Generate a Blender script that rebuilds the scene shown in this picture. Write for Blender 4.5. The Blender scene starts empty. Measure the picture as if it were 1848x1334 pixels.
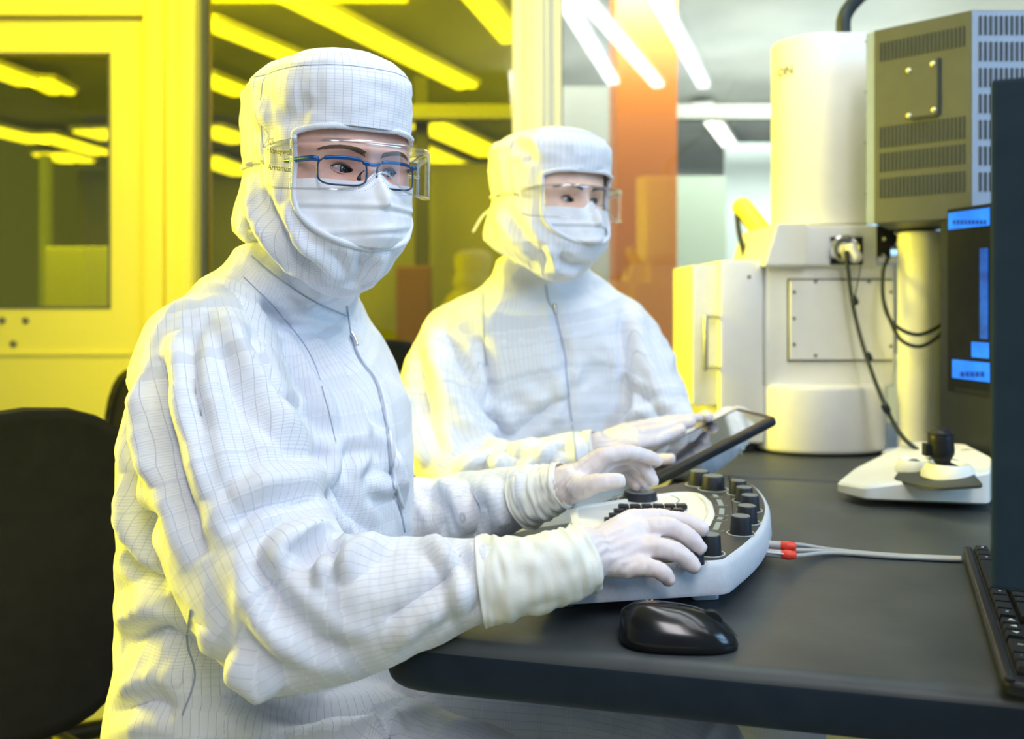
import bpy, bmesh, math, random
import numpy as np
from mathutils import Vector, Matrix, noise
from mathutils.bvhtree import BVHTree
random.seed(7); np.random.seed(7)
PI = math.pi
C = bpy.context.scene.collection
F = 1700.0; CX = 924.0; HZ = 540.0; CZ = 1.07
# ---------------------------------------------------------------- camera, world, lights, exposure
cam_d = bpy.data.cameras.new('camera'); cam = bpy.data.objects.new('camera', cam_d); C.objects.link(cam)
cam.location = (0, 0, CZ); cam.rotation_euler = (PI/2, 0, 0)
cam_d.sensor_width = 36; cam_d.lens = 36*F/1848; cam_d.shift_y = -(667-HZ)/1848
cam_d.dof.use_dof = True; cam_d.dof.focus_distance = 1.035; cam_d.dof.aperture_fstop = 3.7
cam_d.clip_start = 0.02
bpy.context.scene.camera = cam
vs = bpy.context.scene.view_settings
vs.view_transform = 'Standard'; vs.look = 'None'; vs.gamma = 1; vs.use_curve_mapping = False
vs.exposure = 0.30
W = bpy.data.worlds.new('world'); bpy.context.scene.world = W; W.use_nodes = True
W.node_tree.nodes['Background'].inputs[0].default_value = (.62, .80, 1, 1)
W.node_tree.nodes['Background'].inputs[1].default_value = .17
def area(name, loc, target, size, power, color, sy=None, spread=180):
    l = bpy.data.lights.new(name, 'AREA'); l.energy = power; l.color = color
    l.shape = 'RECTANGLE'; l.size = size; l.size_y = sy or size; l.spread = math.radians(spread)
    o = bpy.data.objects.new(name, l); C.objects.link(o); o.location = loc
    o.rotation_euler = (Vector(target)-Vector(loc)).to_track_quat('-Z', 'Y').to_euler()
    return o
YEL = (1, .86, 0.0)
area('key_light', (.2, -.8, 2.35), (-.1, 1.4, .9), .36, 17, (1, .97, 1), 1.1)
area('fill_light', (2.5, .1, 1.9), (0, 1.6, .9), 1.1, 31, (.36, .65, 1))
area('yellow_lamp', (-3.0, 1.85, 1.7), (-.3, 1.3, .95), .8, 54, YEL, 1.2, 110)
area('yellow_lamp', (-1.3, 2.3, 2.72), (-1.3, 3.4, 1.8), 1.6, 34, YEL, .6)
area('yellow_lamp', (-.5, 2.5, 2.74), (.7, 1.9, 1.2), .6, 13, YEL, .5)
area('hall_fill', (2.2, 6.5, 1.2), (2.2, 7.5, 2.8), 3, 85, (.95, 1, .97), 2)  # added upward fill that brightens the hall ceiling, no fixture there
area('hall_fill', (1.5, 4.2, 2.8), (1.5, 9, .5), 3, 160, (.95, 1, .95), .8)  # added fill, lifts the right of the hall beyond what its lamps give
area('hall_fill', (-2.2, 4.6, 2.8), (-2, 9, .5), 3, 160, (1, 1, .85), .8)  # added fill, lifts the left of the hall beyond what its lamps give
# ---------------------------------------------------------------- helpers
def P(px, py, Y): return Vector(((px-CX)*Y/F, Y, CZ-(py-HZ)*Y/F))
def D(px, py, z):
    Y = F*(CZ-z)/(py-HZ); return Vector(((px-CX)*Y/F, Y, z))
def tag(o, label=None, cat=None, group=None, kind=None):
    if label: o['label'] = label
    if cat: o['category'] = cat
    if group: o['group'] = group
    if kind: o['kind'] = kind
    return o
def empty(name, loc, label=None, cat=None, group=None, rz=0):
    o = bpy.data.objects.new(name, None); C.objects.link(o); o.location = loc; o.rotation_euler.z = rz
    o.empty_display_size = .05
    return tag(o, label, cat, group)
def link(name, me, m, parent=None, smooth=False, world=True):
    if isinstance(me, bmesh.types.BMesh):
        b = me; me = bpy.data.meshes.new(name); b.to_mesh(me); b.free()
    o = bpy.data.objects.new(name, me); C.objects.link(o)
    if m and not me.materials: me.materials.append(m)
    if smooth: me.polygons.foreach_set('use_smooth', [True]*len(me.polygons))
    if parent:
        o.parent = parent
        if world:
            bpy.context.view_layer.update() if False else None
            o.matrix_parent_inverse = mworld(parent).inverted()
    return o
def mworld(o):
    m = o.matrix_basis.copy()
    if o.parent: m = mworld(o.parent) @ o.matrix_parent_inverse @ m
    return m
def pydata(name, vs_, fs, m, parent=None, smooth=False, world=True):
    me = bpy.data.meshes.new(name); me.from_pydata([tuple(v) for v in vs_], [], fs); me.update()
    return link(name, me, m, parent, smooth, world)
def box(bm, c, s, rz=0, M=None, bev=0, seg=2):
    b2 = bmesh.new(); bmesh.ops.create_cube(b2, size=1)
    bmesh.ops.scale(b2, vec=Vector(s), verts=b2.verts)
    if bev: bmesh.ops.bevel(b2, geom=b2.edges[:], offset=bev, segments=seg, affect='EDGES', profile=.6)
    T = Matrix.Translation(Vector(c)) @ Matrix.Rotation(rz, 4, 'Z')
    if M is not None: T = M @ T
    bmesh.ops.transform(b2, matrix=T, verts=b2.verts)
    me = bpy.data.meshes.new('t'); b2.to_mesh(me); b2.free(); bm.from_mesh(me); bpy.data.meshes.remove(me)
def prism(bm, pts, z0, z1, bev=0, seg=3, M=None):
    b2 = bmesh.new()
    lo = [b2.verts.new((p[0], p[1], z0)) for p in pts]; hi = [b2.verts.new((p[0], p[1], z1)) for p in pts]
    n = len(pts)
    b2.faces.new(lo[::-1]); b2.faces.new(hi)
    for i in range(n): b2.faces.new((lo[i], lo[(i+1) % n], hi[(i+1) % n], hi[i]))
    bmesh.ops.recalc_face_normals(b2, faces=b2.faces)
    if bev:
        es = [e for e in b2.edges if abs(e.verts[0].co.z-e.verts[1].co.z) < 1e-6]
        bmesh.ops.bevel(b2, geom=es, offset=bev, segments=seg, affect='EDGES', profile=.5)
    if M is not None: bmesh.ops.transform(b2, matrix=M, verts=b2.verts)
    me = bpy.data.meshes.new('t'); b2.to_mesh(me); b2.free(); bm.from_mesh(me); bpy.data.meshes.remove(me)
def catmull(pts, n):
    pts = np.array([list(p) for p in pts], float); m = len(pts)
    out = []
    ext = np.vstack([2*pts[0]-pts[1], pts, 2*pts[-1]-pts[-2]])
    for t in np.linspace(0, m-1, n):
        i = min(int(t), m-2); f = t-i
        p0, p1, p2, p3 = ext[i], ext[i+1], ext[i+2], ext[i+3]
        out.append(.5*((2*p1)+(-p0+p2)*f+(2*p0-5*p1+4*p2-p3)*f*f+(-p0+3*p1-3*p2+p3)*f**3))
    return np.array(out)
def frames(c):
    n = len(c); T = np.gradient(c, axis=0); T /= np.linalg.norm(T, axis=1)[:, None]+1e-12
    a = np.array([0, 0, 1.]) if abs(T[0][2]) < .9 else np.array([1., 0, 0])
    A = np.cross(T[0], a); A /= np.linalg.norm(A); As = [A]
    for i in range(1, n):
        A = As[-1]-T[i]*np.dot(As[-1], T[i]); As.append(A/np.linalg.norm(A))
    As = np.array(As); return T, As, np.cross(T, As)
def tube(bm, pts, r, seg=12, n=None, cap=True, closed=False, flat=1.0):
    """smooth tube through pts, r scalar or list"""
    k = len(pts)
    rr = [r]*k if np.isscalar(r) else list(r)
    q = [list(p)+[rad] for p, rad in zip(pts, rr)]
    if closed: c = np.array(q); 
    else: c = catmull(q, n or max(2, (k-1)*5+1)) if k > 2 else np.array(q)
    ctr, rad = c[:, :3], c[:, 3]
    if closed:
        T = np.roll(ctr, -1, 0)-np.roll(ctr, 1, 0); T /= np.linalg.norm(T, axis=1)[:, None]
        up = np.array([0, 0, 1.]) if abs(T[:, 2]).max() < .95 else None
        if up is None:
            _, A, B = frames(ctr)
        else:
            A = np.cross(T, up); A /= np.linalg.norm(A, axis=1)[:, None]; B = np.cross(T, A)
    else: T, A, B = frames(ctr)
    rows = []
    def ring(p, a, b, ra):
        return [bm.verts.new(p+a*ra*math.cos(2*PI*j/seg)+b*ra*flat*math.sin(2*PI*j/seg)) for j in range(seg)]
    if cap and not closed:
        for s in (.35, .75):
            rows.append(ring(ctr[0]-T[0]*rad[0]*.0-T[0]*rad[0]*math.cos(s*PI/2)*.8, A[0], B[0], rad[0]*math.sin(s*PI/2)))
    for i in range(len(ctr)): rows.append(ring(ctr[i], A[i], B[i], rad[i]))
    if cap and not closed:
        for s in (.75, .35):
            rows.append(ring(ctr[-1]+T[-1]*rad[-1]*math.cos(s*PI/2)*.8, A[-1], B[-1], rad[-1]*math.sin(s*PI/2)))
    nr = len(rows)
    for i in range(nr if closed else nr-1):
        a, b = rows[i], rows[(i+1) % nr]
        for j in range(seg):
            bm.faces.new((a[j], a[(j+1) % seg], b[(j+1) % seg], b[j]))
    if not closed:
        bm.faces.new(rows[0][::-1]); bm.faces.new(rows[-1])
def lathe(bm, prof, seg=32, M=None, cap=True):
    """prof: (r,z) list along local Z"""
    rows = []
    for r, z in prof:
        rows.append([bm.verts.new(Vector((r*math.cos(2*PI*j/seg), r*math.sin(2*PI*j/seg), z)) if M is None else M @ Vector((r*math.cos(2*PI*j/seg), r*math.sin(2*PI*j/seg), z))) for j in range(seg)])
    for i in range(len(rows)-1):
        a, b = rows[i], rows[i+1]
        for j in range(seg): bm.faces.new((a[j], a[(j+1) % seg], b[(j+1) % seg], b[j]))
    if cap:
        bm.faces.new(rows[0][::-1]); bm.faces.new(rows[-1])
def autosmooth(o, deg=35):
    me = o.data; me.polygons.foreach_set('use_smooth', [True]*len(me.polygons))
    bm = bmesh.new(); bm.from_mesh(me)
    for e in bm.edges:
        if len(e.link_faces) == 2 and e.calc_face_angle(0) > math.radians(deg): e.smooth = False
    bm.to_mesh(me); bm.free(); return o
def text(name, s, size, M, m, parent, extrude=.0002, align='CENTER'):
    cu = bpy.data.curves.new(name, 'FONT'); cu.body = s; cu.size = size; cu.extrude = extrude; cu.align_x = align; cu.align_y = 'CENTER'; cu.resolution_u = 2
    t = bpy.data.objects.new(name, cu); C.objects.link(t)
    dg = bpy.context.evaluated_depsgraph_get(); me = bpy.data.meshes.new_from_object(t.evaluated_get(dg))
    bpy.data.objects.remove(t); bpy.data.curves.remove(cu)
    me.transform(M); me.materials.clear(); me.name = name
    return link(name, me, m, parent)
# ---------------------------------------------------------------- materials
def mat(name, col, rough=.5, metal=0, var=.04, scale=30, bump=0, emit=0, trans=0, ior=1.45, spec=.5, sheen=0, coat=0, col2=None):
    m = bpy.data.materials.new(name); m.use_nodes = True; nt = m.node_tree; b = nt.nodes['Principled BSDF']
    b.inputs['Roughness'].default_value = rough; b.inputs['Metallic'].default_value = metal
    b.inputs['IOR'].default_value = ior; b.inputs['Transmission Weight'].default_value = trans
    b.inputs['Specular IOR Level'].default_value = spec; b.inputs['Sheen Weight'].default_value = sheen
    b.inputs['Coat Weight'].default_value = coat
    tc = nt.nodes.new('ShaderNodeTexCoord'); nz = nt.nodes.new('ShaderNodeTexNoise'); nz.inputs['Scale'].default_value = scale
    nz.inputs['Detail'].default_value = 4
    nt.links.new(tc.outputs['Object'], nz.inputs['Vector'])
    rp = nt.nodes.new('ShaderNodeValToRGB'); rp.color_ramp.elements[0].position = .3; rp.color_ramp.elements[1].position = .7
    c2 = col2 or tuple(min(1, c*(1+var)+var*.1) for c in col); c1 = col if col2 else tuple(c*(1-var) for c in col)
    rp.color_ramp.elements[0].color = (*c1, 1); rp.color_ramp.elements[1].color = (*c2, 1)
    nt.links.new(nz.outputs['Fac'], rp.inputs['Fac']); nt.links.new(rp.outputs['Color'], b.inputs['Base Color'])
    if emit:
        nt.links.new(rp.outputs['Color'], b.inputs['Emission Color']); b.inputs['Emission Strength'].default_value = emit
    if bump:
        bp = nt.nodes.new('ShaderNodeBump'); bp.inputs['Strength'].default_value = bump; bp.inputs['Distance'].default_value = .001
        n2 = nt.nodes.new('ShaderNodeTexNoise'); n2.inputs['Scale'].default_value = scale*12
        nt.links.new(tc.outputs['Object'], n2.inputs['Vector'])
        nt.links.new(n2.outputs['Fac'], bp.inputs['Height']); nt.links.new(bp.outputs['Normal'], b.inputs['Normal'])
    return m
def glassmat(name, tint, refl=.06, rough=.02, scale=2, fk=1.0):
    m = bpy.data.materials.new(name); m.use_nodes = True; nt = m.node_tree; nt.nodes.clear(); N = nt.nodes.new
    out = N('ShaderNodeOutputMaterial'); mx = N('ShaderNodeMixShader'); tr = N('ShaderNodeBsdfTransparent'); gl = N('ShaderNodeBsdfGlossy')
    fr = N('ShaderNodeFresnel'); fr.inputs['IOR'].default_value = 1.5; ad = N('ShaderNodeMath'); ad.operation = 'ADD'; ad.inputs[1].default_value = refl
    tc = N('ShaderNodeTexCoord'); nz = N('ShaderNodeTexNoise'); nz.inputs['Scale'].default_value = scale
    mc = N('ShaderNodeMix'); mc.data_type = 'RGBA'; mc.inputs[6].default_value = (*tint, 1); mc.inputs[7].default_value = (*[min(1, t*1.06) for t in tint], 1)
    L = nt.links.new
    L(tc.outputs['Object'], nz.inputs['Vector']); L(nz.outputs['Fac'], mc.inputs[0]); L(mc.outputs[2], tr.inputs['Color'])
    gl.inputs['Roughness'].default_value = rough; gl.inputs['Color'].default_value = (.95, .96, 1, 1)
    fm = N('ShaderNodeMath'); fm.operation = 'MULTIPLY'; fm.inputs[1].default_value = fk; L(fr.outputs[0], fm.inputs[0]); L(fm.outputs[0], ad.inputs[0]); L(ad.outputs[0], mx.inputs[0]); L(tr.outputs[0], mx.inputs[1]); L(gl.outputs[0], mx.inputs[2]); L(mx.outputs[0], out.inputs[0])
    return m
def fabric(name, base=(.87, .885, .945), line=(.22, .28, .42), dense=.0030, sparse=.0085, fd=.26, fs=.58):
    """static-dissipative cloth: fine carbon yarn grid woven in, laid out in UV metres"""
    m = bpy.data.materials.new(name); m.use_nodes = True; nt = m.node_tree; b = nt.nodes['Principled BSDF']; N = nt.nodes.new; L = nt.links.new
    uv = N('ShaderNodeUVMap'); uv.uv_map = 'UVMap'; sp = N('ShaderNodeSeparateXYZ'); L(uv.outputs[0], sp.inputs[0])
    def ln(sock, period, width, amt):
        d = N('ShaderNodeMath'); d.operation = 'DIVIDE'; d.inputs[1].default_value = period; L(sock, d.inputs[0])
        pp = N('ShaderNodeMath'); pp.operation = 'PINGPONG'; pp.inputs[1].default_value = .5; L(d.outputs[0], pp.inputs[0])
        mr = N('ShaderNodeMapRange'); mr.inputs[1].default_value = 0; mr.inputs[2].default_value = width; mr.inputs[3].default_value = amt; mr.inputs[4].default_value = 0
        L(pp.outputs[0], mr.inputs[0]); return mr.outputs[0]
    a = ln(sp.outputs[1], dense, .28, fd); c = ln(sp.outputs[0], sparse, .055, fs)
    mx = N('ShaderNodeMath'); mx.operation = 'MAXIMUM'; L(a, mx.inputs[0]); L(c, mx.inputs[1])
    mc = N('ShaderNodeMix'); mc.data_type = 'RGBA'; mc.inputs[6].default_value = (*base, 1); mc.inputs[7].default_value = (*line, 1)
    L(mx.outputs[0], mc.inputs[0]); L(mc.outputs[2], b.inputs['Base Color'])
    b.inputs['Roughness'].default_value = .75; b.inputs['Sheen Weight'].default_value = .15; b.inputs['Specular IOR Level'].default_value = .25
    bp = N('ShaderNodeBump'); bp.inputs['Strength'].default_value = .25; bp.inputs['Distance'].default_value = .0004
    L(mx.outputs[0], bp.inputs['Height']); L(bp.outputs[0], b.inputs['Normal'])
    return m
M_ = {}
M_['suit'] = fabric('suit_fabric')
M_['hoodtrim'] = fabric('trim_fabric', line=(.33, .4, .5), dense=.0021, sparse=.0021, fd=.6, fs=.6)
M_['seam'] = mat('seam_thread', (.38, .45, .58), .8)
M_['mask'] = mat('mask_paper', (.87, .88, .93), .8, scale=60, bump=.15)
M_['glove'] = mat('glove_latex', (.78, .66, .63), .42, var=.05, scale=22, bump=.1, col2=(.82, .76, .80))
M_['cuff'] = mat('glove_cuff', (.84, .84, .74), .5, scale=30, bump=.15, col2=(.88, .88, .82))
M_['skin'] = mat('skin', (.80, .44, .33), .5, scale=60, bump=.15, col2=(.86, .54, .44))
M_['skin2'] = mat('skin_warm', (.90, .58, .43), .5, scale=60, col2=(.94, .66, .52))
M_['brow'] = mat('brow_hair', (.06, .04, .03), .8)
M_['brow1'] = mat('brow_hair_brown', (.16, .09, .06), .8)
M_['sclera'] = mat('eye_white', (.62, .56, .54), .2, coat=.5)
M_['iris'] = mat('iris', (.06, .09, .09), .2, coat=1)
M_['pupil'] = mat('pupil', (.01, .01, .01), .1, coat=1)
M_['bluemetal'] = mat('blue_metal', (.01, .10, .33), .3, metal=.5, spec=.6)
M_['darkrim'] = mat('dark_rim', (.02, .06, .13), .3, metal=.4)
M_['clear'] = glassmat('clear_plastic', (.975, .97, .965), .004, .06, fk=.14)
M_['clearthick'] = glassmat('thick_clear_plastic', (.88, .88, .92), .16, .15, fk=.5)
M_['lens'] = glassmat('spectacle_lens', (.95, .93, .96), .002, .01, fk=.12)
M_['tabglass'] = mat('tablet_screen', (.012, .014, .03), .04, spec=.9, coat=1)
M_['black'] = mat('black_plastic', (.012, .013, .015), .42, spec=.4)
M_['blackgloss'] = mat('black_gloss', (.006, .007, .009), .18, spec=.6)
M_['knob'] = mat('knob_rubber', (.012, .015, .022), .5)
M_['knobtop'] = mat('knob_cap', (.16, .19, .20), .5)
M_['plate'] = mat('panel_plate', (.045, .052, .055), .55, bump=.1)
M_['consolewhite'] = mat('console_white', (.66, .70, .76), .5, scale=200, bump=.25)
M_['cream'] = mat('cream_plastic', (.89, .88, .80), .5, var=.02)
M_['white'] = mat('white_enamel', (.92, .92, .89), .4, var=.015)
M_['print'] = mat('white_print', (.55, .60, .60), .6)
M_['printgrey'] = mat('grey_print', (.32, .38, .38), .6)
M_['desk'] = mat('desk_laminate', (.046, .054, .060), .45, scale=9, col2=(.078, .086, .088), bump=.12, spec=.4)
M_['deskedge'] = mat('desk_edge', (.010, .020, .034), .55, spec=.25)
M_['chair'] = mat('chair_fabric', (.004, .005, .006), .85, bump=.2)
M_['chrome'] = mat('chrome', (.75, .76, .78), .2, metal=1)
M_['steel'] = mat('steel', (.55, .56, .58), .35, metal=1)
M_['screw'] = mat('screw_head', (.20, .19, .17), .4, metal=.6)
M_['cable'] = mat('black_cable', (.02, .03, .03), .5)
M_['greycable'] = mat('grey_cable', (.45, .44, .42), .55)
M_['red'] = mat('red_boot', (.80, .06, .03), .45)
M_['cabgrey'] = mat('cabinet_grey', (.080, .088, .080), .5)
M_['cablight'] = mat('cabinet_light_grey', (.30, .37, .47), .5)
M_['slot'] = mat('vent_slot', (.035, .045, .05), .7)
M_['rack'] = mat('rack_front', (.018, .024, .028), .4)
M_['navy'] = mat('monitor_back', (.012, .028, .058), .6, spec=.15)
M_['dispglass'] = mat('display_window', (.010, .013, .016), .55, spec=.2)
M_['brass'] = mat('brass_screw', (.75, .72, .45), .35, metal=.7)
M_['lcd'] = mat('lcd_blue', (.0, .11, .75), .4, emit=.75, scale=14, col2=(.02, .24, .95))
M_['lcddim'] = mat('lcd_dim_blue', (.005, .05, .30), .3, emit=.5, scale=30, col2=(.01, .12, .6))
M_['lcdtext'] = mat('lcd_text', (.0, .05, .35), .4, emit=.3)
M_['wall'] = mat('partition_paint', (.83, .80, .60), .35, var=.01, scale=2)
M_['door'] = mat('door_yellow_lit', (.84, .76, .13), .35, var=.01, scale=2)  # yellow room light put into the base colour of door and trim
M_['post'] = mat('post_paint', (.86, .85, .74), .4, var=.01, scale=2)
M_['gasket'] = mat('window_gasket', (.10, .11, .10), .6)
M_['yglass'] = glassmat('amber_filter_glass', (.76, .70, .07), .05, .02)
M_['cglass'] = glassmat('clear_glass', (.93, .95, .92), .05, .02)
M_['floor'] = mat('floor_vinyl', (.32, .34, .33), .3, scale=3)
M_['ceil'] = mat('ceiling_panel', (.45, .47, .45), .6, scale=3)
M_['hallwall'] = mat('hall_wall', (.44, .46, .42), .6, scale=.8, col2=(.32, .35, .32))
M_['hallceil'] = mat('hall_ceiling', (.40, .42, .39), .6, scale=2, col2=(.52, .54, .50))
M_['orange'] = mat('orange_column', (.72, .22, .03), .45, scale=2)
M_['dullred'] = mat('dull_orange', (.30, .16, .07), .6)
M_['paleblue'] = mat('pale_panel', (.62, .72, .72), .5, scale=1.5)
M_['palegreen'] = mat('green_panel', (.42, .52, .42), .5, scale=1.5)
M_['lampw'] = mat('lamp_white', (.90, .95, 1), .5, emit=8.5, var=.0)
M_['lampy'] = mat('lamp_hall', (1, 1, .9), .5, emit=2.8, var=.0)
M_['yellowpipe'] = mat('yellow_pipe', (.85, .75, .12), .4)
M_['shoe'] = mat('overshoe', (.75, .78, .82), .6)
# ================================================================ SETTING
WY = 3.3
def bobj(name, m, parent, *boxes, kind=None, bev=0, smooth=False):
    bm = bmesh.new()
    for b in boxes: box(bm, b[0], b[1], b[2] if len(b) > 2 else 0, bev=bev)
    o = link(name, bm, m, parent)
    if kind: o['kind'] = kind
    return o
def span(x0, x1, y0, y1, z0, z1): return (((x0+x1)/2, (y0+y1)/2, (z0+z1)/2), (abs(x1-x0), abs(y1-y0), abs(z1-z0)))
bobj('floor', M_['floor'], None, span(-4, 4.6, -2.2, 14, -.1, 0), kind='structure')
bobj('wall_left', M_['wall'], None, span(-4.1, -4.0, -2.2, WY, 0, 2.8), kind='structure')
def wx(px, Y=WY): return (px-CX)*Y/F
def wz(py, Y=WY): return CZ-(py-HZ)*Y/F
ceil = bobj('ceiling', M_['ceil'], None, span(-4, 4.6, -2.2, WY, 2.8, 2.9), kind='structure')
bobj('ceiling_hall', M_['hallceil'], None, span(-5.5, 5.5, WY, 14, 2.85, 2.95), kind='structure')
bobj('wall_hall', M_['hallwall'], None, span(-6, 6, 13, 13.1, 0, 2.85), kind='structure')
# partition wall: sill, header, posts
wl = bobj('wall_back', M_['wall'], None,
    span(wx(372), 4.6, WY-.03, WY+.09, 0, wz(640)), span(wx(272), 4.6, WY-.03, WY+.09, 2.45, 2.8), kind='structure')
bobj('trim_1', M_['wall'], None, span(wx(365), wx(925), WY-.05, WY-.03, wz(652), wz(638)), span(wx(1012), 3, WY-.05, WY-.03, wz(652), wz(638)), kind='structure')
for i, (a, b) in enumerate(((925, 1012),)):
    bm = bmesh.new()
    for x0, x1, y0 in ((a, b, -.05), (a+22, b-22, -.065), (a+34, b-34, -.075)):
        s = span(wx(x0), wx(x1), WY+y0, WY+.1, wz(640), 2.45); box(bm, *s, bev=.003)
    tag(link('wall_post', bm, M_['post']), kind='structure')
bm = bmesh.new()
for x0, x1, y0 in ((268, 316, -.05), (316, 366, -.085), (278, 306, -.062), (340, 362, -.095)):
    box(bm, *span(wx(x0), wx(x1), WY+y0, WY+.1, 0, 2.8), bev=.004)
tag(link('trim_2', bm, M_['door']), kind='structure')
# door leaf with glazed opening
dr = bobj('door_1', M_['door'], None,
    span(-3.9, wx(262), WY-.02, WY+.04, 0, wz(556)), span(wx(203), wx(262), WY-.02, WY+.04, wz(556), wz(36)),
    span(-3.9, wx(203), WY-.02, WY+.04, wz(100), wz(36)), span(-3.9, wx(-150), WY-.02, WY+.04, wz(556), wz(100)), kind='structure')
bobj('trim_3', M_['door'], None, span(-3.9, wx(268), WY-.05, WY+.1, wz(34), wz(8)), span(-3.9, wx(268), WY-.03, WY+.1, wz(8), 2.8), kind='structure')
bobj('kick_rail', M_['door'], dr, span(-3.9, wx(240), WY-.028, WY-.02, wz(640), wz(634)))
bobj('glazing_bead', M_['gasket'], dr, span(wx(200), wx(204), WY-.024, WY-.018, wz(556), wz(99)), span(wx(-150), wx(204), WY-.024, WY-.018, wz(557), wz(553)), span(wx(-150), wx(204), WY-.024, WY-.018, wz(102), wz(98)))
for px, py in ((10, 578), (52, 578), (30, 620)):
    bm = bmesh.new(); lathe(bm, [(.012, 0), (.012, .004), (.009, .006)], 16, Matrix.Translation((wx(px), WY-.02, wz(py))) @ Matrix.Rotation(PI/2, 4, 'X'))
    link('screw', bm, M_['screw'], dr)
bobj('pane', M_['yglass'], dr, span(wx(-150), wx(203), WY+.008, WY+.014, wz(556), wz(100)))
# windows
w1 = bobj('window_1', M_['gasket'], None, span(wx(366), wx(374), WY-.02, WY+.02, wz(640), 2.45), span(wx(366), wx(925), WY-.01, WY+.02, wz(641), wz(637)), kind='structure')
bobj('pane', M_['yglass'], w1, span(wx(372), wx(925), WY+.008, WY+.014, wz(640), 2.45))
w2 = bobj('window_2', M_['gasket'], None, span(wx(1011), wx(1015), WY-.02, WY+.02, wz(640), 2.45), span(wx(1012), 3, WY-.01, WY+.02, wz(641), wz(637)), kind='structure')
bobj('pane', M_['cglass'], w2, span(wx(1013), 3.4, WY+.008, WY+.014, wz(640), 2.45))
# hall behind the glass
o = bobj('column', M_['orange'], None, span(wx(1112, 4.3), wx(1222, 4.3), 4.3, 4.6, 0, 2.85), bev=.004)
tag(o, 'orange column standing behind the right window', 'column')
for nm, m, x0, x1, Y, z1, lab in (
    ('partition_panel', 'palegreen', 1222, 1310, 5.2, 1.75, 'grey green partition panel right of the orange column'),
    ('partition_panel', 'paleblue', 1310, 1560, 5.6, 2.0, 'pale blue partition panel behind the microscope'),
    ('partition_panel', 'hallwall', 1000, 1112, 5.0, 2.2, 'olive partition panel between white post and orange column'),
    ('partition_panel', 'hallwall', 640, 930, 5.4, 1.85, 'olive partition panel seen through the amber window')):
    tag(bobj(nm, M_[m], None, span(wx(x0, Y), wx(x1, Y), Y, Y+.05, 0, z1), bev=.003), lab, 'partition')
tag(bobj('hall_post', M_['gasket'], None, span(wx(748, 5.2), wx(772, 5.2), 5.2, 5.3, 0, 2.3)), 'thin dark post behind the amber window', 'post')
tag(bobj('cardboard_bin', M_['dullred'], None, span(wx(715, 5.0), wx(775, 5.0), 5.0, 5.2, 0, wz(480, 5.0)), bev=.01), 'dull orange bin low behind the amber window', 'bin')
tag(bobj('hall_beam', M_['hallwall'], None, span(wx(560, 5.1), wx(1700, 5.1), 5.1, 5.2, wz(214, 5.1), wz(188, 5.1)), bev=.005), 'pale horizontal beam across the hall beyond the windows', 'beam')
tag(bobj('hall_cabinet', M_['paleblue'], None, span(wx(80, 5), wx(205, 5), 5, 5.4, 0, wz(445, 5)), bev=.01), 'pale cabinet low behind the door window', 'cabinet')
for i, px in enumerate((30, 180)):
    tag(bobj('hall_door_frame', M_['palegreen'], None, span(wx(px-110, 8), wx(px-95, 8), 8, 8.1, 0, 2.3), bev=.005), 'pale vertical frame seen through door window', 'frame', 'frames behind the door window')
# hall lamps (yellow through the amber glass)
lamps = [((515, -8), (845, 158), .24), ((370, 42), (535, 108), .2), ((845, -20), (925, 75), .2), ((362, 140), (440, 170), .3), ((-60, 110), (55, 152), .3),
         ((66, 145), (112, 168), .3), ((770, 226), (890, 280), .5), ((745, 268), (885, 325), .5), ((364, 232), (440, 256), .5), ((360, 285), (446, 315), .6),
         ((-30, 232), (70, 256), .4), ((70, 245), (185, 278), .4), ((1268, 195), (1352, 312), .2), ((90, 278), (140, 292), .6), ((160, 236), (210, 250), .5)]
LL = ['large yellow tube lamp sloping down to the white post above the near person', 'yellow tube lamp at the upper left corner of the amber window', 'yellow tube lamp at the top of the amber window beside the white post', 'short yellow tube lamp at the left edge of the amber window, above the hood level',
      'upper left yellow tube lamp in the door window', 'short yellow lamp in the middle of the door window, right of the upper left one', 'yellow tube lamp just left of the rear hood, upper of two', 'yellow tube lamp just left of the rear hood, lower of two',
      'yellow lamp behind the near hood at the window edge, upper of two low ones', 'yellow lamp behind the near hood at the window edge, lowest one', 'distant lamp at the left border of the door window', 'long distant lamp crossing the middle of the door window',
      'white lamp low behind the right window beside the microscope column', 'small distant lamp lowest in the door window', 'small distant lamp at the right side of the door window']
for k, (a, b, w) in enumerate(lamps):
    z = 2.72
    A, B = D(a[0], a[1], z), D(b[0], b[1], z); d = (B-A); L = d.length; rz = math.atan2(d.y, d.x); c = (A+B)/2
    t = empty('ceiling_lamp', c, LL[k], 'ceiling lamp', 'hall ceiling lamps', rz)
    bm = bmesh.new(); box(bm, (0, 0, .03), (L, w*.9, .04), bev=.006); link('housing', bm, M_['white'], t, world=False)
    bm = bmesh.new()
    for s in (-1, 1): box(bm, (0, s*w*.2, 0), (L*.98, w*.3, .03), bev=.008)
    link('diffuser', bm, M_['lampy'], t, world=False)
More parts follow.
